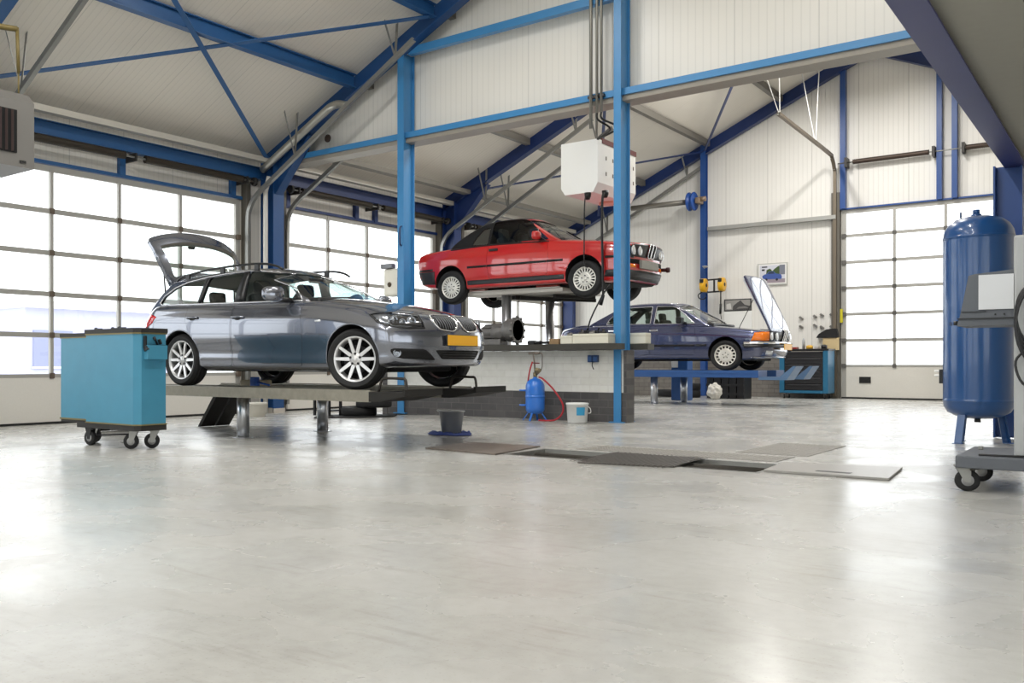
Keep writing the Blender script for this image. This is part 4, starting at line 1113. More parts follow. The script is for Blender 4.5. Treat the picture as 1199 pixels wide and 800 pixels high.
        b = patch(tree0, [(2.05, sgn*y, z) for y, z in ((.715,.785),(.135,.80),(.135,.61),(.70,.615))], (-1,0,0), .006, .02, .06); obj('lamp_panel', b, TRIMB, car, recalc=False)
        # kidney
        kd = rpoly([(.012,.805),(.115,.802),(.115,.615),(.012,.615)], .03)
        b = patch(tree0, [(2.05, sgn*y, z) for y, z in kd], (-1,0,0), .012, .02, .04); k_ = obj('kidney_grille', b, DARK, car, recalc=False)
        b = bm_new(); tube(b, [project(tree0, (2.05, sgn*y, z), (-1,0,0), .018)[0] for y, z in kd], .009, 6, closed=True); obj('grille_frame', b, CHROME, k_)
        # indicator in the bumper and hanging bumper bracket
        b = patch(tree0, [(2.0, sgn*y, z) for y, z in ((.66,.50),(.48,.50),(.48,.45),(.66,.45))], (-1,0,0), .012, .02, .06); obj('indicator', b, mat('amber_lens', (230,120,20), .15), car, recalc=False)
        b = bm_new(); tube(b, [(1.98,sgn*.58,.49),(2.08,sgn*.58,.485)], .028, 10); lathe(b, [(0,-.02),(.038,-.02),(.042,.0),(.038,.03),(0,.03)], 16, (2.10,sgn*.58,.485), 'X'); (obj('bumper_bracket', b, mat('rust_red_metal', (60,24,24), .6, .2), car) if sgn > 0 else b.free())
        b = bm_new(); q, n = project(tree0, (-2.1, sgn*.62, .72), (1,0,0), .006)
        b = patch(tree0, [(-2.1, sgn*y, z) for y, z in ((.74,.80),(.42,.80),(.42,.66),(.74,.66))], (1,0,0), .006, .02, .06); obj('tail_lamp', b, mat('red_lens', (190,20,24), .12, coat=1.), car, recalc=False)
    # front apron without bumper: cross member, pale plate, spoiler
    b = patch(tree0, [(2.05, y, z) for y, z in ((-.72,.575),(.72,.575),(.72,.51),(-.72,.51))], (-1,0,0), .004, .02, .08); obj('bumper_opening', b, DARK, car, recalc=False)
    b = bm_new(); bbox(b, 2.03, 2.075, -.40, .27, .445, .565, .008); obj('crash_plate', b, mat('bare_grey_metal', (140,138,130), .5, .4, noise=.15, nscale=14), car)
    b = patch(tree0, [(2.05, y, z) for y, z in ((-.75,.415),(.75,.415),(.72,.20),(-.72,.20))], (-1,0,0), .012, .03, .08); obj('front_spoiler', b, BUMP, car, recalc=False)
    b = bm_new(); bbox(b, -1.2, 1.9, -.55, .55, .22, .34, .04); tube(b, [(-2.0,.35,.27),(-1.0,.3,.25),(0,.1,.24),(1.2,.1,.25)], .03, 8); obj('underbody', b, DARK, car)
    for y in (-.34, .34):
        seat(car, -.30, y, .55, .48, .55); headrest(car, -.46, y, 1.06)
    b = bm_new(); bbox(b, .55, .86, -.65, .65, .86, .97, .03); obj('dashboard', b, BLACK, car)
    b = bm_new(); bbox(b, .16, .20, -.10, .10, 1.23, 1.28, .012); obj('rear_view_mirror', b, BLACK, car)
    RM = mat('alloy_rim_cream', (222,220,212), .32, .35)
    for x in (1.285, -1.285):
        for y in (-.70, .70): wheel(car, x, y, R, .198, .205, 'mesh', RM)
    # number plate at the rear
    b = bm_new(); q, n = project(tree0, (-2.1,0,.70), (1,0,0), .01); bbox(b, q.x-.006, q.x+.006, -.26, .26, .65, .76, .003); obj('number_plate', b, YELLOW, car)
    tall(car, .42, 1.10)
convertible()
def saloon():
    AT = (20.71, 8.01, .75)
    car = thing('car', 'dark blue saloon with its bonnet raised on the blue lift by the back wall', 'car', AT, rz=-pi/2, local=True)
    PNT = mat('dark_blue_car_paint', (62,70,104), .26, .45, coat=1., crough=.03)
    PNT.node_tree.nodes['Principled BSDF'].inputs['Coat IOR'].default_value = 1.7
    TRIMB = mat('black_trim', (16,16,17), .35); LINER = mat('arch_liner', (12,12,13), .85); CLO = mat('green_grey_cloth', (70,78,70), .9)
    P = dict(x=(-2.53, 2.33),
        shoulder=[(-2.53,.86),(-2.2,.92),(-1.2,.945),(-.2,.935),(.75,.905),(1.3,.865),(1.8,.82),(2.33,.775)],
        center=[(-2.53,.94),(-2.2,1.0),(-1.75,1.04),(-.8,1.0),(.6,.96),(1.0,.955),(1.4,.92),(1.9,.865),(2.33,.80)],
        bottom=[(-2.53,.34),(-2.0,.28),(-1,.24),(1,.24),(1.8,.22),(2.33,.27)],
        plan=[(-2.53,.82),(-2.0,.885),(-1.0,.90),(0,.90),(1.2,.90),(1.9,.885),(2.33,.84)],
        prof=[(0,.92),(.06,.96),(.2,.975),(.28,.985),(.5,.998),(.66,1.0),(.82,.992),(.86,.965),(.93,.95),(1,.92)],
        nose=[(.2,2.16),(.3,2.24),(.42,2.27),(.5,2.27),(.58,2.27),(.68,2.31),(.78,2.33),(.84,2.30)],
        tail=[(.3,-2.42),(.5,-2.48),(.8,-2.53),(.95,-2.50)], cf=(.15,3.), cr=(.15,3.), crown=2.6)
    mats = [PNT, LINER]
    body = rcube(84, 24, 22, .02, .05, .06, shell_F(P)); tree0 = bvh(body); R = .315
    cut = bm_new()
    for x in (1.3975, -1.3975):
        for y0, y1 in ((-1.1,-.60),(.60,1.1)): cyl_cut(cut, x, R+.025, .35, y0, y1, 1)
    prism(cut, [(1.12,-.66),(2.2,-.62),(2.2,.62),(1.12,.66)], 'Z', .70, 1.2, 1)            # engine bay under the open bonnet
    body = boolean(body, cut, 'DIFFERENCE', mats)
    doors = [rpoly([(.76,.33),(.80,.62),(.75,.99),(-.21,.99),(-.21,.33)], .03), rpoly([(-.225,.33),(-.225,.99),(-1.22,1.0),(-1.20,.78),(-1.06,.50),(-.98,.33)], .05)]; parts = []
    for sgn in (-1, 1):
        for d in doors:
            c = bm_new(); prism(c, shrinkp(d, .005), 'Y', sgn*.7, sgn*1.1); parts.append(boolean(body, c, 'INTERSECT', mats))
    cut = bm_new()
    for sgn in (-1, 1):
        for d in doors: prism(cut, d, 'Y', sgn*.69, sgn*1.1, 1)
    body = boolean(body, cut, 'DIFFERENCE', mats)
    obj('body', body, mats, car, recalc=False, sharp=35)
    for p in parts: obj('door', p, mats, car, recalc=False, sharp=35)
    G = dict(z0=.90, z1=1.43, front=[(.90,1.18),(.97,1.05),(1.1,.88),(1.25,.62),(1.36,.42),(1.43,.26)],
        rear=[(.90,-1.95),(1.03,-1.83),(1.15,-1.62),(1.28,-1.36),(1.38,-1.16),(1.43,-1.0)],
        roof=[(-1.9,1.31),(-1.2,1.385),(-.5,1.43),(-.1,1.43),(.4,1.40),(1.1,1.3)],
        half=[(.90,.815),(.97,.80),(1.1,.75),(1.25,.70),(1.36,.655),(1.43,.61)],
        gplan=[(-1.9,.92),(-1.2,.975),(-.4,1.0),(.4,.99),(1.1,.96)], cf=(.08,2.2), cr=(.14,2.2), rcrown=.03)
    gh = rcube(56, 20, 16, .03, .10, .10, house_F(G)); gt = bvh(gh)
    inner = rcube(40, 16, 12, .03, .10, .10, house_in(G, .035))
    for f in inner.faces: f.material_index = 1
    gm = [PNT, CLO, TRIMB]; g2 = boolean(gh, inner, 'DIFFERENCE', gm)
    wf = [(.74,.965),(.33,1.30),(.22,1.335),(-.13,1.345),(-.15,.975)]
    wr = [(-.235,.978),(-.225,1.345),(-.80,1.335),(-1.0,1.27),(-1.22,1.09),(-1.27,.99)]
    cut = bm_new()
    for w_ in (wf, wr): prism(cut, rpoly(w_, .025), 'Y', -1.2, 1.2, 2)
    g2 = boolean(g2, cut, 'DIFFERENCE', gm)
    ws = [(-.72,.975),(-.60,1.33),(-.4,1.355),(0,1.37),(.4,1.355),(.60,1.33),(.72,.975)]
    cut = bm_new(); prism(cut, rpoly(ws, .03), 'X', .1, 1.6, 2); g2 = boolean(g2, cut, 'DIFFERENCE', gm)
    cut = bm_new(); prism(cut, rpoly([(-.64,1.06),(-.55,1.32),(0,1.345),(.55,1.32),(.64,1.06)], .03), 'X', -2.3, -.9, 2); g2 = boolean(g2, cut, 'DIFFERENCE', gm)
    obj('roof', g2, gm, car, recalc=False, sharp=35)
    b = patch(gt, [(.6, y, z) for y, z in rpoly(ws, .03)], (-1,0,0), -.012, 0, .1); obj('windscreen', b, CARGLASS2, car, recalc=False)
    b = patch(gt, [(-1.6, y, z) for y, z in rpoly([(-.64,1.06),(-.55,1.32),(0,1.345),(.55,1.32),(.64,1.06)], .03)], (1,0,0), -.012, 0, .1); obj('rear_window', b, CARGLASS2, car, recalc=False)
    SAT = mat('satin_chrome', (205,205,208), .22, .9)
    for sgn in (-1, 1):
        for w_ in (wf, wr):
            b = patch(gt, [(x, sgn*.75, z) for x, z in rpoly(w_, .02)], (0,-sgn,0), -.012, 0, .12); obj('side_window', b, CARGLASS2, car, recalc=False)
            b = bm_new(); tube(b, [project(gt, (x, sgn*.75, z), (0,-sgn,0), .002)[0] for x, z in rpoly(w_, .025)], .010, 6, closed=True); obj('window_frame', b, SAT, car)
        b = bm_new(); line_on(tree0, [(.78,sgn*.9,.925),(0,sgn*.9,.945),(-1.3,sgn*.9,.955),(-1.6,sgn*.9,.955)], (0,-sgn,0), .013, b, .0); obj('belt_moulding', b, SAT, car)
        b = bm_new(); line_on(gt, [(.90,sgn*.78,.99),(.62,sgn*.75,1.19),(.40,sgn*.7,1.345),(.1,sgn*.68,1.40),(-.6,sgn*.68,1.41),(-1.1,sgn*.68,1.34),(-1.5,sgn*.7,1.15)], (0,-sgn,0), .010, b, .0); obj('gutter_moulding', b, SAT, car)
        for x0, x1 in ((-2.40,-1.79),(-.98,-.23),(-.205,.77),(.80,1.02),(1.76,2.2)):
            b = patch(tree0, [(x0,sgn*.9,.505),(x1,sgn*.9,.505),(x1,sgn*.9,.545),(x0,sgn*.9,.545)], (0,-sgn,0), .012, .02, .12); obj('rubbing_strip', b, TRIMB, car, recalc=False)
        for x, z in ((-.12,.835),(-1.08,.845)):
            b = bm_new(); q, n = project(tree0, (x, sgn*.9, z), (0,-sgn,0), .010); bbox(b, q.x-.09, q.x+.09, q.y-.016, q.y+.016, q.z-.018, q.z+.018, .008); obj('door_handle', b, CHROME, car)
        b = bm_new(); bbox(b, .42, .54, sgn*.95-.10, sgn*.95+.10, .965, 1.10, .03, 3); m_ = obj('wing_mirror', b, TRIMB, car)
        b = bm_new(); tube(b, [(.56,sgn*.80,.97),(.50,sgn*.88,1.0)], .03, 8); obj('mirror_foot', b, TRIMB, m_)
        # lamps
        b = patch(tree0, [(2.3, sgn*y, z) for y, z in ((.76,.765),(.14,.78),(.14,.60),(.76,.60))], (-1,0,0), .004, .02, .06); obj('lamp_panel', b, TRIMB, car, recalc=False)
        for y in (.63, .44):
            q, n = project(tree0, (2.3, sgn*y, .685), (-1,0,0), .012); obj('headlight', lamp_round(q, (1,0,0), .075), mat('lamp_lens', (226,228,230), .08, .5), car)
        b = patch(tree0, [(2.02,sgn*.9,.755),(2.26,sgn*.78,.765),(2.26,sgn*.78,.60),(1.93,sgn*.9,.60)], (-.5,-sgn*.85,0), .014, .02, .05); obj('indicator', b, mat('amber_lens', (232,122,22), .12, coat=1.), car, recalc=False)
        kd = rpoly([(.02,.80),(.11,.798),(.11,.585),(.02,.585)], .03)
        b = patch(tree0, [(2.3, sgn*y, z) for y, z in kd], (-1,0,0), .02, .02, .04); k_ = obj('kidney_grille', b, DARK, car, recalc=False)
        b = bm_new(); tube(b, [project(tree0, (2.3, sgn*y, z), (-1,0,0), .028)[0] for y, z in kd], .013, 6, closed=True); obj('grille_frame', b, CHROME, k_)
        b = patch(tree0, [(-2.5, sgn*y, z) for y, z in ((.80,.80),(.40,.80),(.40,.62),(.80,.62))], (1,0,0), .006, .02, .06); obj('tail_lamp', b, mat('red_lens', (190,20,24), .12, coat=1.), car, recalc=False)
        b = patch(tree0, [(2.2, sgn*y, z) for y, z in ((.72,.41),(.52,.41),(.52,.33),(.72,.33))], (-1,0,0), .008, .02, .06); obj('fog_lamp', b, mat('lamp_lens', (226,228,230), .08, .5), car, recalc=False)
    # chrome bumper wrapping round the nose, black insert, apron lip
    def wrap(z0, z1, xs, name, m, off, th=.04):
        b = bm_new(); pts = [(xs, 1.)]
        P3 = []
        for k in range(25):
            a = -1+2*k/24; y = .84*a; q0, _ = project(tree0, (2.3, y, (z0+z1)/2), (-1,0,0), off); P3.append(q0)
        L = [project(tree0, (x, -.9, (z0+z1)/2), (0,1,0), off)[0] for x in (xs, xs+.12, xs+.24, xs+.34) if x_ok(xs)]
        Rr = [V((p.x, -p.y, p.z)) for p in L]
        path = L+P3+Rr[::-1]
        sect_path(b, path, z1-z0, th); obj(name, b, m, car)
    def x_ok(x): return True
    def sect_path(b, path, h, th):
        rings = []
        for i, p in enumerate(path):
            a = path[max(0, i-1)]; c = path[min(len(path)-1, i+1)]; d = (c-a); n = V((d.y, -d.x, 0))
            n = n.normalized() if n.length > 1e-6 else V((1,0,0))
            rings.append([b.verts.new(q) for q in (p+V((0,0,-h/2)), p+n*th*.8+V((0,0,-h*.35)), p+n*th+V((0,0,0)), p+n*th*.8+V((0,0,h*.35)), p+V((0,0,h/2)))])
        for A, B in zip(rings, rings[1:]):
            for k in range(5): 
                f = b.faces.new((A[k], A[(k+1)%5], B[(k+1)%5], B[k])); f.smooth = False
        b.faces.new(rings[0][::-1]); b.faces.new(rings[-1])
    wrap(.525, .585, 1.80, 'front_bumper', CHROME, .03, .07)
    wrap(.47, .525, 1.80, 'bumper_insert', TRIMB, .03, .075)
    wrap(.262, .285, 1.95, 'apron_lip', SAT, .0, .03)
    q, n = project(tree0, (2.3, 0, .5), (-1,0,0), .0)
    b = bm_new(); bbox(b, q.x+.115, q.x+.127, -.28, .26, .425, .54, .003); obj('number_plate', b, YELLOW, car)
    b = bm_new(); box(b, q.x+.02, q.x+.115, -.2, .2, .47, .51); obj('plate_bracket', b, TRIMB, car)
    # raised bonnet, hinged at the nose
    H = V((2.25, 0, .80)); Rm = Matrix.Translation(H) @ Matrix.Rotation(radians(60), 4, 'Y') @ Matrix.Translation(-H)
    hb = rcube(24, 16, 4, .05, .05, .5, lambda u, v, w: V((1.66+u*.60-.05*(1-u)*0, v*(.72-.02*u), .865-.05*u-.03*abs(v)**2.5+(w*.018)-.02*max(0, u-.6))))
    hb.transform(Rm); ho = obj('bonnet', hb, PNT, car, recalc=False, sharp=40)
    b = bm_new()
    for y0, y1 in ((-.6,-.1),(.1,.6)):
        bar(b, (1.15,y0,.835), (2.1,y1*.3,.80), .10, .03); bar(b, (1.15,y1,.835), (2.1,y0*.3,.80), .10, .03)
    bar(b, (1.1,-.62,.838), (1.1,.62,.838), .10, .03); bar(b, (1.12,-.66,.835), (2.15,-.62,.79), .09, .03); bar(b, (1.12,.66,.835), (2.15,.62,.79), .09, .03)
    b.transform(Rm); obj('bonnet_brace', b, mat('pale_underside', (206,208,214), .45, .1), ho)
    b = bm_new(); tube(b, [(1.6,-.66,.83),Rm @ V((1.5,-.6,.84))], .008, 6); obj('bonnet_stay', b, BLACK, car)
    # engine block in the bay
    b = bm_new(); bbox(b, 1.3, 2.0, -.25, .25, .5, .82, .05); bbox(b, 1.25, 1.55, .32, .58, .55, .84, .03); obj('engine', b, mat('engine_grey', (70,70,72), .5, .5), car)
    b = bm_new(); bbox(b, 1.98, 2.06, -.55, .55, .45, .83, .02); obj('radiator', b, BLACK, car)
    b = bm_new()
    for y0, y1 in ((-.58,-.02),(.05,.6)):
        A, _ = project(gt, (1.2,y0,.98), (-1,0,0), .02); B2, _ = project(gt, (1.2,y1,1.02), (-1,0,0), .02); tube(b, [A, B2], .008, 6)
    objs('wiper', b, BLACK, car)
    for y in (-.38, .38):
        seat(car, -.25, y, .6, .52, .52, CLO); headrest(car, -.42, y, 1.08, .27, .17, CLO); headrest(car, -1.30, y, 1.05, .24, .14, CLO)
    seat(car, -1.15, 0, .6, 1.3, .46, CLO)
    b = bm_new(); bbox(b, .75, 1.1, -.7, .7, .86, .975, .03); obj('dashboard', b, BLACK, car)
    b = bm_new(); bbox(b, -2.2, 1.9, -.6, .6, .2, .34, .04); obj('underbody', b, DARK, car)
    RM = mat('alloy_rim_cream', (222,220,212), .32, .35)
    for x in (1.3975, -1.3975):
        for y in (-.775, .775): wheel(car, x, y, R, .222, .21, 'slots', RM)
    tall(car, .42, 1.065)
saloon()
# ================================================================= LIFTS
DIRTY = mat('worn_grey_steel', (138,134,122), .55, .3, noise=.25, nscale=18)
OLIVE = mat('dark_ramp_steel', (30,28,25), .7, .1, noise=.2, nscale=12)
CYL = mat('lift_cylinder_chrome', (206,208,212), .28, .9)
def deck(x0, x1, y0, y1, z0, z1):
    b = bm_new(); box(b, x0, x1, y0, y1, z1-.02, z1)
    box(b, x0, x0+.02, y0, y1, z0, z1-.02); box(b, x1-.02, x1, y0, y1, z0, z1-.02)
    for y in (y0+.02, (y0+y1)/2, y1-.04): box(b, x0+.02, x1-.02, y, y+.02, z0+.02, z1-.02)
    box(b, x0, x0+.035, y0, y1, z1, z1+.012); box(b, x1-.035, x1, y0, y1, z1, z1+.012)
    return b
def piston(x, y, r, z1):
    b = bm_new(); lathe(b, [(r,.006),(r,z1)], 28, (x,y,0)); lathe(b, [(r+.05,0),(r+.05,.006),(r,.008)], 28, (x,y,0)); return b
t = thing('ramp_lift', 'worn grey ramp lift on two chrome posts carrying the silver-grey estate', 'vehicle lift', (8.3,8.0,0))
for x0, x1, y0, y1, py, px in ((7.27,7.87,5.92,10.3,8.16,7.62),(8.74,9.34,6.05,9.82,8.18,9.06)):
    obj('deck', deck(x0, x1, y0, y1, .495, .605), DIRTY, t)
    obj('post', piston(px, py, .075, .59), CYL, t)
    b = bm_new()                                                      # dark front end with its tapered underside
    ye = y0-.46
    prism(b, [(y0,.60),(ye,.60),(ye,.565),(y0-.12,.50),(y0,.50)], 'X', x0-.02, x1+.02)
    box(b, x0-.02, x1+.02, ye, ye+.03, .60, .63)
    e = obj('front_stop', b, OLIVE, t)
    b = bm_new(); hx = x0+.12
    tube(b, smooth_path([(hx,y0-.02,.60),(hx,y0-.05,.70),(hx,y0-.10,.735),(hx,y0-.30,.735),(hx,y0-.36,.72),(hx,y0-.38,.60)], 4), .014, 8); obj('hoop_handle', b, mat('hoop_steel', (62,58,54), .4, .6), e)
    b = bm_new(); prism(b, [(y1,.60),(y1,.56),(y1+.46,floor_z(y1+.46)+.008),(y1+.52,floor_z(y1+.5)+.008),(y1+.06,.59)], 'X', x0+.02, x0+.28); obj('ramp_flap', b, OLIVE, t)
    b = bm_new(); prism(b, [(y1,.60),(y1,.56),(y1+.46,floor_z(y1+.46)+.008),(y1+.52,floor_z(y1+.5)+.008),(y1+.06,.59)], 'X', x0+.32, x1-.02); obj('ramp_flap', b, OLIVE, t)
b = bm_new(); bbox(b, 7.9, 8.7, 8.55, 8.75, .50, .60, .01); bbox(b, 8.15, 8.45, 8.5, 8.8, .60, .68, .02); obj('jack_beam', b, mat('jack_beige', (190,178,150), .5), t)
b = bm_new(); bbox(b, 8.05, 8.13, 8.4, 8.5, .60, .72, .01); tube(b, [(8.1,8.45,.66),(8.1,8.2,.62)], .012, 8); obj('jack_valve', b, mat('valve_blue', (40,96,190), .4), t)
t = thing('scissor_lift', 'short platform lift on two tall chrome posts under the red convertible', 'vehicle lift', (14.6,8.3,0))
for x0, x1, px, py in ((13.93,14.38,14.15,8.44),(14.90,15.36,15.14,8.13)):
    b = bm_new(); bbox(b, x0, x1, 7.25, 9.1, 2.08, 2.15, .01); box(b, x0-.02, x1+.02, 7.3, 9.05, 2.15, 2.165); obj('deck', b, mat('lift_pale_steel', (188,184,176), .45, .4, noise=.1, nscale=20), t)
    for y0, y1, m in ((7.35,7.75,'a'),(8.75,9.18,'b')):
        b = bm_new(); bbox(b, x0+.02, x1-.02, y0, y1, 2.165, 2.20, .008); obj('pad', b, mat('pad_red' if m == 'a' else 'pad_pink', (150,60,48) if m == 'a' else (196,150,142), .6), t)
    obj('post', piston(px, py, .085, 2.09), CYL, t)
b = bm_new(); bar(b, (14.15,8.3,2.04), (15.2,8.0,2.04), .10, .07); bar(b, (14.3,7.6,2.04), (15.2,7.3,2.04), .06, .06); bar(b, (14.2,8.2,2.03), (15.25,7.3,2.0), .05, .06); obj('cross_beam', b, OLIVE, t)
LBL = mat('lift_blue_paint', (44,88,150), .42, noise=.08)
t = thing('platform_lift', 'blue ramp lift on two chrome posts carrying the dark blue saloon', 'vehicle lift', (20.7,8.2,0))
for x0, x1, px, py in ((19.83,20.42,20.1,8.23),(21.05,21.62,21.3,8.02)):
    b = bm_new(); bbox(b, x0, x1, 5.95, 10.6, .60, .75, .01); box(b, x0-.01, x0, 5.95, 10.6, .69, .75); obj('deck', b, LBL, t)
    obj('post', piston(px, py, .075, .62), CYL, t)
    b = bm_new(); prism(b, [(5.95,.62),(5.55,.62),(5.30,.84),(5.24,.84),(5.42,.56),(5.95,.56)], 'X', x0+.02, x1-.02); obj('end_flap', b, mat('lift_grey_blue', (92,122,158), .4, .2), t)
    b = bm_new(); prism(b, [(10.6,.74),(10.6,.70),(11.5,-.045),(11.58,-.045)], 'X', x0+.02, x1-.02); obj('ramp_flap', b, LBL, t)
b = bm_new(); bbox(b, 22.4, 22.75, 8.35, 8.75, 0, 1.02, .02); c = obj('control_column', b, LBL, t)
b = bm_new(); box(b, 22.39, 22.40, 8.58, 8.74, .80, .99); obj('label_plate', b, WHITEP, c)
# ================================================================= THINGS ON THE FLOOR
TEAL = mat('trolley_teal', (62,132,160), .42, noise=.09, nscale=6)
def caster(t, x, y, r, ang=0, w=.035, swivel=True, metal=GALV, hub=None, lock=False):
    """castor: tyre at (x,y); fork leans to its pivot"""
    M = Matrix.Translation((x,y,0)) @ Matrix.Rotation(ang, 4, 'Z')
    b = bm_new(); lathe(b, [(r*.55,-w*.5),(r*.9,-w*.5),(r,-w*.3),(r,w*.3),(r*.9,w*.5),(r*.55,w*.5)], 28, (0,0,r), 'Y'); b.transform(M)
    o = obj('castor', b, RUBBER, t)
    b = bm_new(); lathe(b, [(0,-w*.55),(r*.5,-w*.52),(r*.56,-w*.4),(r*.56,w*.4),(r*.5,w*.52),(0,w*.55)], 24, (0,0,r), 'Y'); b.transform(M); obj('hub', b, hub or mat('hub_grey', (150,150,150), .4, .5), o)
    b = bm_new(); k = .35*r if swivel else 0
    for s in (-1, 1): prism(b, [(-.018,r-.012),(.018,r-.012),(k+.045,2*r+.02),(k-.045,2*r+.02)], 'Y', s*(w*.62)-.003, s*(w*.62)+.003)
    box(b, k-.05, k+.05, -w*.66, w*.66, 2*r+.018, 2*r+.03); lathe(b, [(.03,2*r+.03),(.03,2*r+.055)], 16, (k,0,0))
    b.transform(M); obj('fork', b, metal, o)
    if lock:
        b = bm_new(); bar(b, (-.01,0,2*r+.0), (-.15,0,2*r+.03), .05, .012); bar(b, (-.15,0,2*r+.03), (-.18,0,2*r+.055), .05, .012); b.transform(M); obj('brake_pedal', b, mat('pedal_dark', (70,68,64), .5, .4), o)
    return o
# ---- teal tool trolley in front of the estate
t = thing('tool_trolley', 'teal steel tool trolley on castors in front of the estate', 'tool trolley', (5.95,8.4,0))
def chamf(x0, x1, y0, y1, c): return [(x0+c,y0),(x1,y0),(x1,y1),(x0,y1),(x0,y0+c)]
b = bm_new(); prism(b, chamf(5.74,6.11,7.72,8.61,.06), 'Z', .265, 1.19); obj('cabinet', b, TEAL, t)
b = bm_new(); prism(b, [(5.80,8.615),(6.15,8.615),(6.15,9.19),(5.80,9.19)], 'Z', .285, 1.17); obj('side_cabinet', b, TEAL, t)
TOP = mat('trolley_top', (34,32,30), .6); LIP = mat('brass_lip', (126,116,76), .45, .4)
b = bm_new(); prism(b, chamf(5.725,6.125,7.705,8.62,.06), 'Z', 1.205, 1.25); l = obj('lid', b, TOP, t)
b = bm_new(); prism(b, chamf(5.73,6.12,7.71,8.615,.06), 'Z', 1.19, 1.205); obj('lip', b, LIP, l)
b = bm_new(); box(b, 5.79, 6.16, 8.62, 9.2, 1.18, 1.22); l = obj('lid', b, TOP, t)
b = bm_new(); box(b, 5.793, 6.157, 8.62, 9.197, 1.168, 1.18); obj('lip', b, LIP, l)
b = bm_new(); prism(b, chamf(5.73,6.12,7.71,8.615,.06), 'Z', .252, .265); box(b, 5.79, 6.16, 8.62, 9.2, .268, .285); obj('lower_lip', b, LIP, t)
b = bm_new(); prism(b, chamf(5.75,6.12,7.72,8.8,.05), 'Z', .195, .252); box(b, 5.8, 6.15, 8.62, 9.19, .24, .27); obj('base_plate', b, TOP, t)
b = bm_new(); box(b, 5.83, 6.08, 7.655, 7.72, .93, 1.075); p_ = obj('pocket', b, TEAL, t)
b = bm_new(); box(b, 5.84, 6.07, 7.668, 7.712, 1.076, 1.08); obj('pocket_opening', b, DARK, p_)
b = bm_new(); box(b, 5.82, 5.84, 7.68, 7.72, 1.05, 1.17); bar(b, (5.83,7.67,1.02), (5.83,7.69,1.06), .03, .05); obj('clip', b, BLACK, t)
b = bm_new(); tube(b, [(5.98,7.69,1.081),(5.955,7.69,1.125),(5.95,7.69,1.13),(5.935,7.69,1.16)], [.011,.011,.016,.016], 8)
tag(obj('pliers', b, [mat('dark_tool', (40,42,46), .4, .4)], origin=(5.97,7.685,1.02)), 'dark hand tool sticking out of the pocket of the teal trolley', 'hand tool')
b = bm_new(); bar(b, (6.02,7.69,1.088), (6.0,7.69,1.135), .03, .02); tag(obj('screwdriver', b, BLACK, origin=(6.01,7.685,1.03)), 'short black-handled tool in the pocket of the teal trolley', 'hand tool')
b = bm_new(); box(b, 5.83, 5.845, 9.19, 9.2, .98, 1.10); obj('side_handle', b, BLACK, t)
caster(t, 5.83, 8.66, .082, -1.45, .05, False, metal=BLACK); caster(t, 5.85, 7.96, .08, -.9, .04); caster(t, 6.04, 7.86, .08, -.75, .04); caster(t, 6.08, 8.95, .08, -1.2, .04)
b = bm_new(); tube(b, [(5.85,8.6,.11),(5.86,8.0,.15)], .009, 8); obj('tie_rod', b, BLACK, t)
for i, (x, y, lab) in enumerate(((5.9,8.25,'small black spanner lying at the middle of the teal trolley lid'),(5.82,8.02,'black clip lying near the front corner of the trolley lid'),(5.86,8.5,'thin black tool lying at the far end of the trolley lid'))):
    b = bm_new(); bar(b, (x,y,1.258), (x+.02,y+.12,1.262), .025, .016); tube(b, [(x+.02,y+.12,1.264),(x+.03,y+.16,1.266)], .014, 8)
    tag(obj('spanner', b, BLACK, origin=(x,y,1.25)), lab, 'hand tool')
# ---- small blue pressure tank with red hoses by the low wall
KB = mat('tank_bright_blue', (44,118,214), .30, coat=.5)
X, Y = 12.93, 7.20
t = thing('pressure_tank', 'small bright blue pressure tank on three legs by the low wall', 'tank', (X,Y,0))
b = bm_new(); lathe(b, [(.02,.10),(.08,.105),(.125,.13),(.142,.165),(.147,.19),(.148,.21),(.148,.352),(.148,.36),(.153,.365),(.153,.385),(.148,.39),(.148,.40),(.148,.52),(.146,.545),(.125,.605),(.08,.645),(.03,.66),(.03,.68)], 36, (X,Y,0)); obj('vessel', b, KB, t)
for a in (pi*1.02, pi*1.55, pi*.1, pi*.6):
    b = bm_new(); bar(b, (X+.09*cos(a),Y+.09*sin(a),.15), (X+.19*cos(a),Y+.19*sin(a),.003), .03, .012); obj('leg', b, KB, t)
b = bm_new()
for z in (.47,.24): tube(b, [(X-.08,Y+.12,z),(X-.10,Y+.22,z)], .014, 8)
objs('side_port', b, KB, t)
b = bm_new(); tube(b, [(X,Y,.66),(X,Y,.75)], .03, 10); tube(b, [(X-.02,Y-.03,.73),(X-.02,Y-.10,.80)], .03, 10); lathe(b, [(0,-.012),(.035,-.012),(.035,.012),(0,.012)], 16, (X-.05,Y-.06,.79), 'X'); obj('valve', b, mat('brass_valve', (140,128,100), .4, .7), t)
b = bm_new(); tube(b, [(X,Y,.74),(X-.01,Y+.005,.9),(X-.02,Y+.02,1.05)], .013, 8); tube(b, [(X-.02,Y+.10,1.05),(X-.02,Y-.09,1.052)], .02, 8); tube(b, smooth_path([(X-.02,Y-.05,1.06),(X-.02,Y-.13,1.04),(X-.02,Y-.135,.95),(X-.02,Y-.13,.82),(X-.02,Y-.08,.78)], 4), .008, 8); obj('lance', b, mat('lance_grey', (120,112,104), .35, .6), t)
b = bm_new(); tube(b, [(X-.03,Y+.02,.90),(X-.03,Y-.09,.895)], .009, 8); obj('lever', b, mat('lever_maroon', (110,40,44), .4), t)
HOSE = mat('red_hose', (170,34,44), .45)
b = bm_new(); tube(b, smooth_path([(X-.03,Y+.03,.92),(X-.05,Y+.06,.80),(X-.05,Y+.09,.66),(X-.03,Y+.11,.56)], 5), .012, 8)
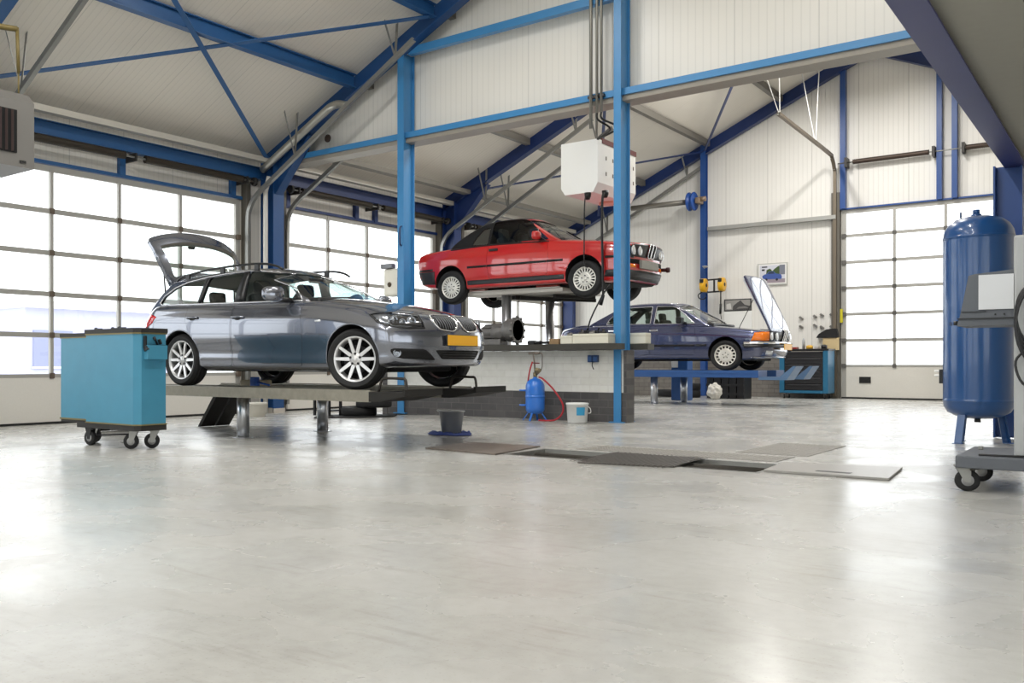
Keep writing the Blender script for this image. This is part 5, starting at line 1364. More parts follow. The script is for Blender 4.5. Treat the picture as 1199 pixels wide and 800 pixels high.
tube(b, smooth_path([(X-.02,Y-.08,.68),(X-.05,Y-.18,.64),(X-.06,Y-.36,.48),(X-.06,Y-.50,.28),(X-.07,Y-.50,.13),(X-.1,Y-.40,.03),(X-.12,Y-.25,.014),(X-.1,Y-.12,.014)], 7), .014, 8); obj('hose', b, HOSE, t)
# ---- white bucket with a blue label
X, Y = 12.80, 6.42
t = thing('bucket', 'white plastic bucket with blue label by the low wall', 'bucket', (X,Y,0))
b = bm_new(); lathe(b, [(.0,.004),(.135,.004),(.142,.012),(.158,.27),(.166,.272),(.168,.30),(.160,.302),(.155,.29),(.14,.02),(0,.015)], 40, (X,Y,0)); obj('pail', b, mat('bucket_white', (236,237,235), .4, noise=.05, nscale=30), t)
b = bm_new()
a0 = atan2(-Y,-X)+.35
rows = []
for j in range(2):
    rows.append([b.verts.new((X+(.147+.011*j+.002)*cos(a0+.42*(k/8-.5)*2), Y+(.147+.011*j+.002)*sin(a0+.42*(k/8-.5)*2), .12+.12*j)) for k in range(9)])
for k in range(8): b.faces.new((rows[0][k], rows[0][k+1], rows[1][k+1], rows[1][k]))
obj('label_sticker', b, mat('sticker_blue', (58,160,208), .4), t)
b = bm_new(); aa = a0+.75; tube(b, smooth_path([(X+.16*cos(aa),Y+.16*sin(aa),.26),(X+.20*cos(aa+.1),Y+.20*sin(aa+.1),.22),(X+.20*cos(aa+.2),Y+.20*sin(aa+.2),.16),(X+.16*cos(aa+.25),Y+.16*sin(aa+.25),.15)], 4), .006, 6); obj('bail_handle', b, WHITEP, t)
# ---- grey bucket on a blue cloth
X, Y = 9.63, 6.53
t = thing('bucket', 'dark grey bucket standing on a blue cloth', 'bucket', (X,Y,.012))
b = bm_new(); lathe(b, [(0,.014),(.115,.014),(.12,.02),(.155,.285),(.168,.288),(.168,.30),(.155,.302),(.148,.29),(.113,.03),(0,.025)], 40, (X,Y,0)); obj('pail', b, mat('bucket_grey', (132,134,136), .45, .3), t)
b = bm_new(); tube(b, smooth_path([(X-.05,Y+.165,.285),(X-.12,Y+.13,.31),(X-.16,Y,.315),(X-.10,Y-.14,.31),(X+.02,Y-.17,.285)], 4), .006, 6); obj('bail_handle', b, GALV, t)
b = bm_new(); n = 40; rings = []
rnd = random.Random(3)
prof = [.10,.15,.19,.23,.27]
offs = [[rnd.uniform(-1,1) for _ in range(n)] for _ in prof]
for j, r in enumerate(prof):
    ring = []
    for k in range(n):
        a = 2*pi*k/n; rr = r*(1+.10*sin(3*a+1)+.07*sin(7*a)+.03*offs[j][k]) if j > 1 else r
        z = .006+(.0 if j == 0 else (.022+.018*sin(5*a+j*1.7)+.012*offs[j][k]) if j < 4 else .004)
        ring.append(b.verts.new((X+rr*cos(a), Y+rr*sin(a), max(.003, z))))
    rings.append(ring)
for A, B in zip(rings, rings[1:]):
    for k in range(n): b.faces.new((A[k], A[(k+1)%n], B[(k+1)%n], B[k]))
b.faces.new(rings[0][::-1])
tag(obj('cloth', b, mat('cloth_navy', (30,48,104), .9), smooth=True, origin=(X,Y,0)), 'crumpled navy blue cloth on the floor beneath the grey bucket', 'cloth')
# ---- big blue air receiver by the right column
TB = mat('receiver_blue', (24,74,130), .30, coat=.6, crough=.08)
X, Y, Rr = 12.5, 1.405, .335
t = thing('air_receiver', 'tall blue upright air tank in front of the right column', 'air tank', (X,Y,0))
b = bm_new(); pr_ = [(.02,.27),(.12,.275),(.22,.30),(.295,.345),(.33,.41),(Rr,.46),(Rr+.004,.465),(Rr+.004,.48),(Rr,.485),(Rr,.50),(Rr,2.26),(Rr,2.28),(Rr+.004,2.285),(Rr+.004,2.30),(Rr,2.305),(Rr-.001,2.315),(.325,2.37),(.29,2.44),(.22,2.50),(.12,2.53),(.02,2.537)]
lathe(b, pr_, 64, (X,Y,0)); obj('vessel', b, TB, t)
for a in (radians(148), radians(-62), radians(42)):
    b = bm_new(); d = V((cos(a), sin(a), 0)); bar(b, V((X,Y,.36))+d*.24, V((X,Y,.0))+d*.30, .09, .012, up=d); bar(b, V((X,Y,.36))+d*.21, V((X,Y,.0))+d*.27, .012, .06, up=d); box(b, X+d.x*.30-.05, X+d.x*.30+.05, Y+d.y*.30-.05, Y+d.y*.30+.05, 0, .008); obj('leg', b, TB, t)
b = bm_new(); tube(b, [(X,Y+.02,2.53),(X,Y+.02,2.56)], .05, 12); tube(b, [(X,Y+.02,2.56),(X,Y+.02,2.61)], .034, 8); obj('top_port', b, TB, t)
b = bm_new(); tube(b, [(X-.05+.03*cos(2*pi*k/16),Y+.16,2.555+.035*sin(2*pi*k/16)) for k in range(16)], .007, 6, closed=True); obj('lifting_eye', b, mat('eye_steel', (90,110,140), .4, .4), t)
b = bm_new(); tube(b, [(X-.22,Y+.20,1.33),(X-.25,Y+.23,1.33)], .022, 10); obj('drain_plug', b, mat('plug_dark', (40,60,100), .4), t)
b = bm_new(); box(b, X-.03, X+.03, Y+.33, Y+.37, .66, .82); obj('gauge_housing', b, BLACK, t)
b = bm_new(); tube(b, [(X,Y+.33,.80),(X,Y+.42,.80)], .012, 8); tube(b, [(X,Y+.33,.75),(X,Y+.42,.75)], .012, 8); objs('outlet', b, WHITEP, t)
b = bm_new(); tube(b, [(X-.08,Y,.28),(X-.08,Y,.235)], .03, 10); obj('bottom_port', b, BLACK, t)
# ---- wheeled test machine at the right edge
GR = mat('machine_grey', (170,172,172), .5, noise=.03); DG = mat('machine_slate', (88,92,98), .5); LG = mat('machine_light', (206,208,210), .45)
t = thing('test_machine', 'grey test machine on a slate base with castors beside the blue air tank', 'workshop machine', (8.0,.6,0))
b = bm_new(); bbox(b, 7.62, 8.55, -.25, .99, .165, .25, .008); obj('base', b, DG, t)
b = bm_new(); bbox(b, 7.78, 8.4, -.2, .675, .25, 1.76, .015); c_ = obj('cabinet', b, GR, t)
b = bm_new(); box(b, 7.776, 7.78, -.15, .60, .32, 1.70); obj('door_panel', b, LG, c_)
b = bm_new(); prism(b, [(.675,1.15),(1.005,1.15),(.985,1.22),(.935,1.50),(.90,1.51),(.675,1.53)], 'X', 7.80, 8.30); obj('console', b, DG, t)
b = bm_new(); box(b, 7.785, 7.80, .675, .875, 1.26, 1.50); obj('console_panel', b, LG, t)
b = bm_new(); box(b, 7.785, 7.80, .675, 1.0, 1.195, 1.203); box(b, 7.79, 7.80, .83, .975, 1.243, 1.248); objs('console_seam', b, BLACK, t)
b = bm_new()
for y in (.73,.78): lathe(b, [(0,-.006),(.006,-.006),(.006,0),(0,0)], 10, (7.80,y,1.225), 'X')
objs('console_screw', b, BLACK, t)
b = bm_new(); tube(b, [(7.82,1.0,1.17),(7.82,1.025,1.17)], .015, 8); obj('console_knob', b, BLACK, t)
caster(t, 7.70, .93, .075, 1.9, .032, lock=True); caster(t, 8.42, .93, .075, 1.75, .032)
caster(t, 7.75, -.15, .075, .35, .03); caster(t, 8.40, -.15, .075, .5, .03)
b = bm_new()
for k in range(5):
    c0 = V((7.74-.006*k, .56-.012*k, 1.22-.02*k)); tube(b, [c0+V((-.004*sin(3*a+k), (.10+.012*k)*cos(a), (.20+.02*k)*sin(a))) for a in [2*pi*i/28 for i in range(28)]], .009, 6, closed=True)
tube(b, smooth_path([(7.74,.58,1.0),(7.73,.66,.9),(7.72,.62,.75),(7.72,.50,.70)], 5), .009, 6)
b2 = bm_new(); tube(b2, smooth_path([(7.70,.55,.26),(7.66,.72,.26),(7.66,.86,.26)], 5), .008, 6); tag(obj('cable', b2, BLACK, origin=(7.68,.7,.25)), 'thin black cable lying across the slate machine base', 'cable')
tag(obj('cable_coil', b, BLACK, origin=(7.74,.56,1.0)), 'black cable coil hanging on the grey test machine', 'cable')
b = bm_new(); bbox(b, 8.25, 8.28, .90, .93, .25, .275, .004); tag(obj('bolt_nut', b, GALV, origin=(8.25,.9,.25)), 'small metal nut lying on the slate machine base', 'nut')
# ---- roller tester in the floor: covers and frames
PLT = mat('cover_plate', (118,108,100), .5, .3, noise=.15, nscale=25, bump=.3); GRT = mat('cover_grating', (98,94,90), .5, .3, noise=.2, nscale=60, bump=.5)
def plate(name, pts, z0, z1, m, label, cat, extra=None):
    b = bm_new(); prism(b, pts, 'Z', z0, z1)
    if extra: extra(b)
    return tag(obj(name, b, m if isinstance(m, list) else [m, BLACK], origin=(pts[0][0], pts[0][1], 0)), label, cat)
plate('cover_plate', [(7.74,4.74),(8.80,4.84),(8.74,5.64),(7.84,5.64)], .003, .016, PLT, 'brown steel cover plate lying nearest the grey bucket', 'floor plate')
def bars(b):
    for k in range(22):
        y = 3.04+.041*k; box(b, 7.6+.01*k*.2, 8.66, y, y+.008, .014, .018)
plate('floor_grating', [(7.58,3.80),(7.80,3.02),(8.66,3.10),(8.66,3.97)], .003, .014, GRT, 'dark grating plate lying across the middle of the floor recess', 'floor grating', bars)
def slot(b): box(b, 8.12, 8.2, 1.75, 2.0, .02, .022, 1)
plate('cover_plate', [(7.97,2.35),(7.99,1.46),(8.92,1.53),(8.70,2.40)], .003, .02, mat('cover_plate_pale', (150,147,142), .35, .3, noise=.1, nscale=20), 'pale steel cover plate nearest the blue air tank', 'floor plate', slot)
def mesh_plate(x0, x1, y0, y1, lab):
    b = bm_new(); box(b, x0, x1, y0, y1, .001, .003)
    for k in range(int((x1-x0)/.06)): box(b, x0+.06*k, x0+.06*k+.006, y0, y1, .003, .005, 1)
    for k in range(int((y1-y0)/.06)): box(b, x0, x1, y0+.06*k, y0+.06*k+.006, .003, .005, 1)
    tag(obj('floor_grating', b, [mat('mesh_shadow', (164,161,155), .5), mat('mesh_bar', (142,138,131), .5, .3)], origin=(x0,y0,0)), lab, 'floor grating')
mesh_plate(9.55, 11.05, 2.42, 3.08, 'flush pale mesh grating set behind the pale cover plate')
mesh_plate(8.85, 9.45, 2.5, 4.45, 'long flush mesh grating running behind the floor recess')
t = thing('roller_tester', 'long steel roller frame sunk in the floor recess', 'roller tester', (8.28,3.55,-.09))
b = bm_new()
for x in (7.875, 8.665): box(b, x-.012, x+.012, 2.37, 4.73, -.09, .002)
for y in (2.38, 3.55, 4.72): box(b, 7.87, 8.69, y-.012, y+.012, -.09, .0)
obj('frame', b, GALV, t)
for x in (8.12, 8.42):
    b = bm_new(); tube(b, [(x,2.42,-.05),(x,4.68,-.05)], .035, 14); obj('roller', b, mat('roller_dark', (66,62,56), .6, .3, noise=.2, nscale=40, bump=.4), t)
# ---- clutter on the floor behind the estate
X, Y = 11.75, 12.25
ZF = floor_z(Y)
t = thing('tub', 'round cream plastic tub on the floor under the estate', 'tub', (X,Y,ZF))
b = bm_new(); lathe(b, [(0,.004),(.17,.004),(.175,.01),(.20,.21),(.205,.215),(.205,.225),(0,.226)], 36, (X,Y,ZF)); obj('pail', b, mat('tub_cream', (206,202,190), .45), t)
b = bm_new(); lathe(b, [(0,.226),(.21,.226),(.214,.235),(.214,.25),(.205,.258),(0,.26)], 36, (X,Y,ZF)); obj('lid', b, mat('tub_lid', (216,212,200), .4), t)
b = bm_new(); prism(b, rpoly([(11.5,10.6),(12.35,11.2),(12.75,10.9),(13.0,9.95),(12.4,9.6),(11.9,9.9)], .12), 'Z', .002, .022)
for v in b.verts: v.co.z += floor_z(v.co.y)
tag(obj('floor_mat', b, mat('mat_black', (30,29,28), .7), origin=(12.2,10.5,0)), 'flat black mat on the floor behind the chrome lift posts', 'mat')
X, Y = 12.15, 10.85; zs_ = floor_z(10.85)
t = thing('stool', 'low black frame stool standing on the black mat', 'stool', (X,Y,zs_+.022))
b = bm_new(); bbox(b, X-.18, X+.18, Y-.2, Y+.2, zs_+.36, zs_+.41, .015); obj('seat', b, BLACK, t)
for sx in (-1, 1):
    for sy in (-1, 1):
        b = bm_new(); box(b, X+sx*.15-.02, X+sx*.15+.02, Y+sy*.17-.02, Y+sy*.17+.02, zs_+.024, zs_+.36); obj('leg', b, BLACK, t)
b = bm_new(); box(b, X-.16, X+.16, Y-.18, Y+.18, zs_+.10, zs_+.125); obj('shelf', b, BLACK, t)
X, Y = 12.45, 10.05
for i, (x, y) in enumerate(((12.35,10.3),(12.45,10.05))):
    b = bm_new(); lathe(b, [(.17,.0),(.29,.0),(.31,.02),(.31,.12),(.29,.14),(.17,.14),(.165,.07),(.17,0)], 36, (x,y,floor_z(y)+.026+.141*i))
    tag(obj('spare_tyre', b, RUBBER, origin=(x,y,floor_z(y)+.026+.141*i)), ('black tyre lying flat on the mat, lower of the two' if i == 0 else 'black tyre lying flat, upper of the two on the mat'), 'tyre')
# tyres, crate and bag behind the blue lift
for i, (x, y, z) in enumerate(((24.6,9.15,.0),(24.6,9.15,.19),(24.9,9.9,.0))):
    b = bm_new(); lathe(b, [(.17,.0),(.29,.0),(.31,.03),(.31,.16),(.29,.19),(.17,.19),(.165,.09),(.17,0)], 32, (x,y,z))
    tag(obj('spare_tyre', b, RUBBER, origin=(x,y,z)), ('black tyre on the floor behind the blue lift, under another','black tyre on top of another behind the blue lift','single black tyre by the back wall behind the low wall end')[i], 'tyre')
b = bm_new()
for i in range(5): bbox(b, 24.2, 24.8, 7.6+.19*i, 7.77+.19*i, .0, .62, .02)
for z in (.12,.35,.56): box(b, 24.17, 24.2, 7.6, 8.53, z-.03, z+.03)
tag(obj('crate', b, mat('crate_black', (24,24,27), .5), origin=(24.5,8.0,0)), 'black slatted crate on the floor behind the blue lift', 'crate')
b = bm_new(); tt_ = bmesh.new(); bmesh.ops.create_icosphere(tt_, subdivisions=4, radius=1)
from mathutils import noise as mnoise
for v in tt_.verts:
    n_ = mnoise.noise(v.co*2.3)*.22+mnoise.noise(v.co*6)*.12; q = v.co*(1+n_); v.co = (q.x*.15, q.y*.17, max(-.98, q.z)*.20)
merge(b, tt_, 0, Matrix.Translation((23.6,8.12,.2)))
for v in b.verts: v.co.z = max(.003, v.co.z)
tag(obj('rubbish_bag', b, mat('bag_white', (216,212,202), .35), origin=(23.6,8.12,0)), 'crumpled white rubbish bag on the floor under the saloon', 'bag')
# ================================================================= WORKTOP AND WALL THINGS
b = bm_new(); prism(b, [(12.97,5.86),(13.22,5.86),(13.22,6.06),(13.58,6.06),(13.58,5.66),(13.82,5.66),(13.82,10.5),(13.58,10.5),(13.58,10.16),(13.22,10.16),(13.22,10.5),(12.97,10.5)], 'Z', 1.10, 1.19)
tag(obj('worktop', b, mat('worktop_dark', (66,64,58), .5, .2, noise=.15, nscale=10), origin=(13.3,8.0,1.1)), 'long dark worktop on the low masonry wall', 'worktop')
ZT = 1.191
# gearbox
CAST = mat('cast_aluminium', (118,116,114), .5, .6, noise=.25, nscale=16, bump=.3)
X, Y, Z = 13.2, 7.78, ZT+.24
t = thing('gearbox', 'grey cast gearbox with open bell housing on the worktop', 'gearbox', (X,Y,ZT))
b = bm_new()
lathe(b, [(.165,-.12),(.205,-.12),(.215,-.115),(.215,-.095),(.20,-.09),(.185,.04),(.15,.11),(.135,.12),(.12,.10),(.15,.03),(.165,-.12)], 36, (X,Y,Z), 'Y', smooth=False)
for k in range(12):
    a = 2*pi*k/12; lathe(b, [(0,-.125),(.024,-.125),(.024,-.085),(0,-.085)], 10, (X+.212*cos(a),Y,Z+.212*sin(a)), 'Y')
obj('bell_housing', b, CAST, t)
b = bm_new(); lathe(b, [(.0,.10),(.135,.10),(.14,.12),(.15,.22),(.142,.30),(.12,.33),(.115,.50),(.09,.55),(.07,.62),(.05,.66),(0,.66)], 24, (X,Y,Z-.03), 'Y', smooth=False)
for k in range(10):
    a = 2*pi*k/10; bar(b, (X+.13*cos(a),Y+.12,Z-.03+.13*sin(a)), (X+.115*cos(a),Y+.48,Z-.03+.115*sin(a)), .016, .05, up=(cos(a),0,sin(a)))
bbox(b, X-.12, X+.12, Y+.14, Y+.48, ZT, ZT+.10, .01)
obj('gear_case', b, CAST, t)
b = bm_new(); tube(b, [(X,Y+.10,Z),(X,Y-.10,Z)], .018, 10); lathe(b, [(0,.02),(.05,.02),(.05,-.03),(0,-.03)], 18, (X,Y,Z), 'Y'); obj('input_shaft', b, mat('shaft_dark', (50,48,48), .4, .7), t)
b = bm_new(); tube(b, [(13.1,7.42,ZT+.03),(13.12,7.20,ZT+.03)], .03, 10); tube(b, [(13.12,7.20,ZT+.028),(13.13,7.08,ZT+.028)], .02, 8); bbox(b, 13.06, 13.16, 7.30,7.40, ZT, ZT+.065, .01)
tag(obj('power_tool', b, mat('tool_black', (34,34,36), .5), origin=(13.1,7.25,ZT)), 'black hand tool lying on the worktop right of the gearbox', 'power tool')
b = bm_new(); bbox(b, 13.15, 13.3, 7.03, 7.10, ZT, ZT+.05, .01); tag(obj('clamp_ring', b, mat('ring_grey', (110,104,98), .5, .5), origin=(13.2,7.0,ZT)), 'small grey metal part between hand tool and brown box', 'car part')
b = bm_new(); bbox(b, 13.05, 13.25, 6.86, 7.02, ZT, ZT+.085, .004); tag(obj('carton', b, mat('carton_brown', (150,124,92), .8), origin=(13.1,6.9,ZT)), 'small brown carton on the worktop beside the cream boxes', 'carton')
CR = mat('cream_foam', (222,219,203), .7, noise=.05, nscale=20)
for nm, (x0,x1,y0,y1,h), lab in (('foam_box',(12.99,13.3,6.60,6.80,.125),'cream foam box on the worktop next to the brown carton'),('foam_box',(12.99,13.3,6.02,6.595,.15),'long cream foam box on the worktop piled with metal parts'),('foam_box',(13.6,13.8,5.70,6.02,.165),'cream foam box at the worktop end behind the blue post')):
    t = thing(nm, lab, 'box', (x0,y0,ZT)); b = bm_new(); bbox(b, x0, x1, y0, y1, ZT, ZT+h, .008); obj('tray', b, CR, t)
    b = bm_new(); box(b, x0-.003, x1+.003, y0-.003, y1+.003, ZT+h*.72, ZT+h*.75); obj('seam', b, mat('foam_seam', (176,170,150), .8), t)
rnd = random.Random(5)
for i, (y, kind) in enumerate(((6.5,0),(6.42,1),(6.33,2),(6.24,1),(6.15,0),(6.70,2))):
    b = bm_new(); x = 13.12; z = ZT+(.151 if y < 6.6 else .126)
    if kind == 0: lathe(b, [(0,0),(.05,0),(.055,.01),(.05,.03),(.025,.035),(.025,.07),(0,.07)], 16, (x,y,z))
    elif kind == 1: bbox(b, x-.06, x+.05, y-.03, y+.03, z, z+.05, .012); tube(b, [(x,y,z+.05),(x,y-.02,z+.09)], .014, 8)
    else: tube(b, [(x+.04*cos(a),y+.04*sin(a),z+.014) for a in [2*pi*k/14 for k in range(14)]], .014, 8, closed=True); tube(b, [(x-.03,y-.05,z+.035),(x+.03,y+.05,z+.035)], .012, 8)
    tag(obj('car_part', b, mat('part_metal_%d' % kind, ((60,58,56),(36,36,38),(140,138,134))[kind], .45, .6), origin=(x,y,z)), ('dark flanged metal part, first from the left on the long foam box','black metal block, second from the left on the long foam box','pale metal ring, middle of the parts on the long foam box','black metal block, second from the blue post on the long foam box','dark flanged metal part on the long foam box nearest the blue post','pale metal ring on the short cream foam box')[i], 'car part')
b = bm_new(); tube(b, smooth_path([(13.12,6.40,ZT+.25),(13.15,6.36,1.6),(13.2,6.22,1.9),(13.22,6.10,2.08)], 6), .012, 8); tag(obj('rod', b, BLACK, origin=(13.12,6.4,ZT+.2)), 'bent black rod rising from the foam box to the blue post', 'rod')
# socket on the low wall
t = thing('power_socket', 'dark blue double power socket on the white low wall', 'socket', (13.26,6.37,.97))
for y in (6.335, 6.42):
    b = bm_new(); bbox(b, 13.21, 13.274, y-.04, y+.04, .91, 1.02, .008); o = obj('socket_box', b, mat('socket_blue', (30,62,110), .4), t)
    b = bm_new(); bbox(b, 13.20, 13.21, y-.03, y+.03, .93, .99, .003); obj('flap', b, mat('socket_flap', (44,84,140), .35), o)
b = bm_new(); tube(b, smooth_path([(13.21,6.37,.92),(13.19,6.37,.86),(13.2,6.35,.80)], 4), .008, 6); obj('flex', b, BLACK, t)
# white wall unit on the left post
t = thing('wall_unit', 'white wall unit fixed on the pale blue post behind the estate', 'wall unit', (13.45,10.4,2.1))
b = bm_new(); bbox(b, 13.34, 13.60, 10.16, 10.54, 2.12, 2.62, .03); obj('housing', b, mat('unit_cream', (232,228,214), .5), t)
b = bm_new(); lathe(b, [(0,-.005),(.045,-.005),(.045,.006),(.03,.008),(0,.004)], 18, (13.335,10.40,2.33), 'X'); obj('dial', b, mat('dial_brown', (84,70,50), .5), t)
b = bm_new(); bbox(b, 13.3, 13.42, 10.32, 10.58, 2.625, 2.71, .01); obj('top_bracket', b, mat('bracket_grey', (120,122,126), .4, .4), t)
b = bm_new(); bbox(b, 13.332, 13.34, 10.18, 10.22, 2.15, 2.45, .003); obj('side_strip', b, mat('strip_taupe', (140,130,116), .5), t)
b = bm_new(); tube(b, smooth_path([(13.24,10.05,3.35),(13.19,10.05,3.3),(13.19,10.05,3.05),(13.24,10.05,3.0)], 4), .014, 8); tag(obj('grab_handle', b, mat('handle_dark_blue', (40,60,100), .4), origin=(13.24,10.05,3.0)), 'dark handle fixed on the pale blue post near the white unit', 'handle')
# ---- suspended white extractor cabinet
t = thing('extractor_cabinet', 'white extractor cabinet hung beside the tall blue post', 'extractor cabinet', (14.5,6.9,3.6))
b = bm_new(); oct_ = [(6.57,4.47),(7.21,4.47),(7.21,3.74),(7.14,3.63),(6.65,3.63),(6.57,3.78)]
prism(b, oct_, 'X', 13.8, 15.25); obj('housing', b, mat('cabinet_white', (238,238,234), .4), t)
b = bm_new(); box(b, 13.95, 15.26, 6.56, 6.60, 4.42, 4.50); box(b, 13.95, 15.26, 6.6, 7.2, 4.47, 4.49); obj('top_edge', b, mat('edge_maroon', (96,40,36), .5), t)
b = bm_new()
for x in (14.1,14.35,14.95,15.15):
    for z in (4.2,3.95): bbox(b, x-.012, x+.012, 6.56, 6.572, z-.03, z+.03, .004)
objs('latch', b, mat('latch_grey', (120,112,104), .4, .5), t)
b = bm_new(); lathe(b, [(.16,3.60),(.16,3.63)], 28, (14.9,6.9,0)); obj('lamp_lens', b, mat('lens_salmon', (226,170,150), .4), t)
b = bm_new()
for x in (14.0,15.1): tube(b, [(x,6.7,4.47),(x,6.7,7.9)], .008, 6)
objs('hanger', b, GALV, t)
for y, x, zend, kk, lab in ((6.82,13.95,2.42,0,'thin black cable hanging from the white extractor cabinet, left one'),(6.68,14.1,1.95,1,'thick black hose with nozzle hanging from the white extractor cabinet')):
    t = thing('hose', lab, 'hose', (x-.3,y,zend))
    xx = 13.74 if kk else 13.72; yy = 6.46 if kk else 6.75
    b = bm_new(); tube(b, smooth_path([(xx+.12,yy,3.63),(xx,yy,3.5),(xx-.02,yy,3.0),(xx-.02,yy-.01*kk,2.5),(xx-.02,yy-(.02 if kk else .06),zend)], 6), .02 if kk else .011, 8); obj('line', b, BLACK, t)
    b = bm_new(); lathe(b, [(.02,3.60),(.055,3.63),(.05,3.57),(.03,3.52)], 14, (xx+.1,yy,0)); obj('gland', b, BLACK, t)
    if kk: b = bm_new(); tube(b, [(xx-.02,yy-.02,zend+.02),(xx-.03,yy+.02,zend-.14)], .028, 10); obj('nozzle', b, BLACK, t)
# conduits in front of the partition and their flexible ends
for i, (y, zb, lab) in enumerate(((6.43,4.5,'grey conduit, leftmost of three beside the tall blue post'),(6.33,4.72,'grey conduit, middle of three beside the tall blue post'),(6.26,4.72,'grey conduit, nearest of three to the tall blue post'))):
    t = thing('conduit', lab, 'pipe', (13.28,y,zb))
    b = bm_new(); tube(b, [(13.27,y,8.1),(13.27,y,zb)], .026 if i == 0 else .022, 10); obj('pipe', b, mat('conduit_grey', (138,136,128), .4, .5), t)
    b = bm_new(); box(b, 13.25, 13.318, y-.045, y+.045, 4.96, 5.0); obj('clamp', b, mat('clamp_dark', (70,70,70), .5, .5), t)
    if i:
        b = bm_new(); tube(b, smooth_path([(13.27,y,4.74),(13.28,y-.01,4.62),(13.5,y-.06-.05*i,4.5),(13.85,6.62+.0*i,4.46),(14.1,6.75,4.49)], 5), .016, 8); obj('flexible_end', b, BLACK, t)
# ---- gas heater at the left edge
HG = mat('heater_grey', (112,110,106), .5, .2)
t = thing('gas_heater', 'grey suspended gas heater with dark louvres at the upper left edge', 'heater', (5.2,10.3,3.2))
b = bm_new(); prism(b, [(10.0,3.20),(10.75,3.20),(10.75,4.10),(10.12,4.10),(10.0,3.98)], 'X', 4.7, 5.95); obj('housing', b, HG, t)
b = bm_new(); box(b, 4.85, 5.72, 9.985, 10.0, 3.36, 3.86); g_ = obj('louvre_opening', b, DARK, t)
b = bm_new()
for x in [4.9+.075*k for k in range(11)]: bar(b, (x,9.98,3.37), (x,9.98,3.85), .05, .006, up=(1,.6,0))
obj('louvres', b, mat('louvre_brown', (58,44,42), .5, .3), g_)
b = bm_new(); box(b, 5.76, 5.84, 9.99, 10.0, 3.25, 3.28); obj('badge', b, BLACK, t)
b = bm_new(); tube(b, [(5.45,10.45,4.10),(5.45,10.45,4.75)], .05, 14); lathe(b, [(.09,4.72),(.10,4.74),(.10,5.0),(.085,5.05),(.085,5.6)], 20, (5.45,10.45,0)); obj('flue', b, mat('flue_white', (214,214,208), .4, .2), t)
b = bm_new(); tube(b, smooth_path([(5.0,10.5,4.95),(5.6,10.4,4.93),(5.9,10.3,4.93)], 4), .035, 10); tube(b, [(5.9,10.3,4.95),(5.92,10.3,4.4)], .022, 10); tube(b, [(5.92,10.3,4.42),(5.92,10.3,4.06)], .010, 8); lathe(b, [(0,4.04),(.02,4.04),(.02,4.08),(0,4.08)], 10, (5.92,10.3,0)); obj('gas_pipe', b, mat('gas_pipe_yellow', (110,96,52), .5, .2), t)
b = bm_new()
for x in (4.9,5.7): tube(b, [(x,10.6,4.1),(x,10.9,roof_z(10.9))], .012, 8)
objs('hanger', b, GALV, t)
# ---- pipe and vent on the partition frame
b = bm_new(); tube(b, smooth_path([(12.94,13.3,4.75),(12.94,12.4,5.22),(12.94,11.65,5.60),(12.93,11.45,5.68),(12.9,11.25,5.68),(12.85,11.0,5.60)], 6), .075, 14)
tag(obj('duct_pipe', b, mat('duct_silver', (186,184,176), .3, .8), origin=(12.98,12,5.3)), 'silver duct pipe with bent end along the near blue rafter', 'pipe')
b = bm_new(); lathe(b, [(0,-.02),(.06,-.02),(.075,-.01),(.075,.01),(0,.01)], 20, (13.44,12.0,5.27), 'X'); tag(obj('vent_cap', b, mat('vent_brown', (60,46,36), .6), origin=(13.44,12,5.27)), 'small round brown vent on the white partition under the rafter', 'vent')
b = bm_new(); tube(b, [(12.93,13.2,-.09),(12.93,13.2,4.3),(12.93,13.1,4.6)], .05, 12); tag(obj('downpipe', b, mat('pipe_white', (214,212,206), .35), origin=(12.93,13.2,0)), 'white downpipe standing beside the near blue column', 'pipe')
# ---- back wall: reels, pictures, board, winch, cart, carton
for i, (y, lab) in enumerate(((9.22,'yellow hose reel mounted left of the blue back wall column'),(8.73,'yellow hose reel on the arm right of the blue back wall column'))):
    t = thing('hose_reel', lab, 'hose reel', (25.95,y,3.05))
    b = bm_new(); lathe(b, [(.0,-.07),(.16,-.07),(.19,-.06),(.19,.06),(.16,.07),(0,.07)], 28, (25.95,y,3.06), 'Y'); obj('drum_cover', b, mat('reel_yellow', (232,176,24), .35), t)
    b = bm_new(); bbox(b, 25.75, 25.80, y-.05, y+.05, 3.12, 3.22, .01); lathe(b, [(0,-.08),(.05,-.08),(.05,.08),(0,.08)], 16, (25.95,y,3.06), 'Y'); obj('hub', b, BLACK, t)
    if i == 0: b = bm_new(); tube(b, smooth_path([(25.9,y+.03,2.88),(25.9,y+.13,2.80),(25.9,y+.10,2.70),(25.9,y-.02,2.68),(25.9,y-.08,2.74)], 5), .016, 8)
    else: b = bm_new(); tube(b, [(25.85,y,2.88),(25.85,y,2.52)], .018, 8); tube(b, [(25.85,y,2.52),(25.85,y+.01,2.25)], .03, 10); tube(b, [(25.85,y,2.25),(25.85,y-.02,2.1)], .01, 8)
    obj('hose_end', b, BLACK, t)
b = bm_new()
for z in (2.88,3.22): bar(b, (26.2,9.32,z), (26.08,9.0,z), .04, .04); bar(b, (26.08,9.0,z), (26.05,8.75,z), .04, .04)
bar(b, (26.07,8.98,2.88), (26.07,8.98,3.22), .04, .04); tag(obj('reel_bracket', b, BLACK, origin=(26.0,9.1,2.9)), 'black bracket arm holding the reels on the blue column', 'bracket')
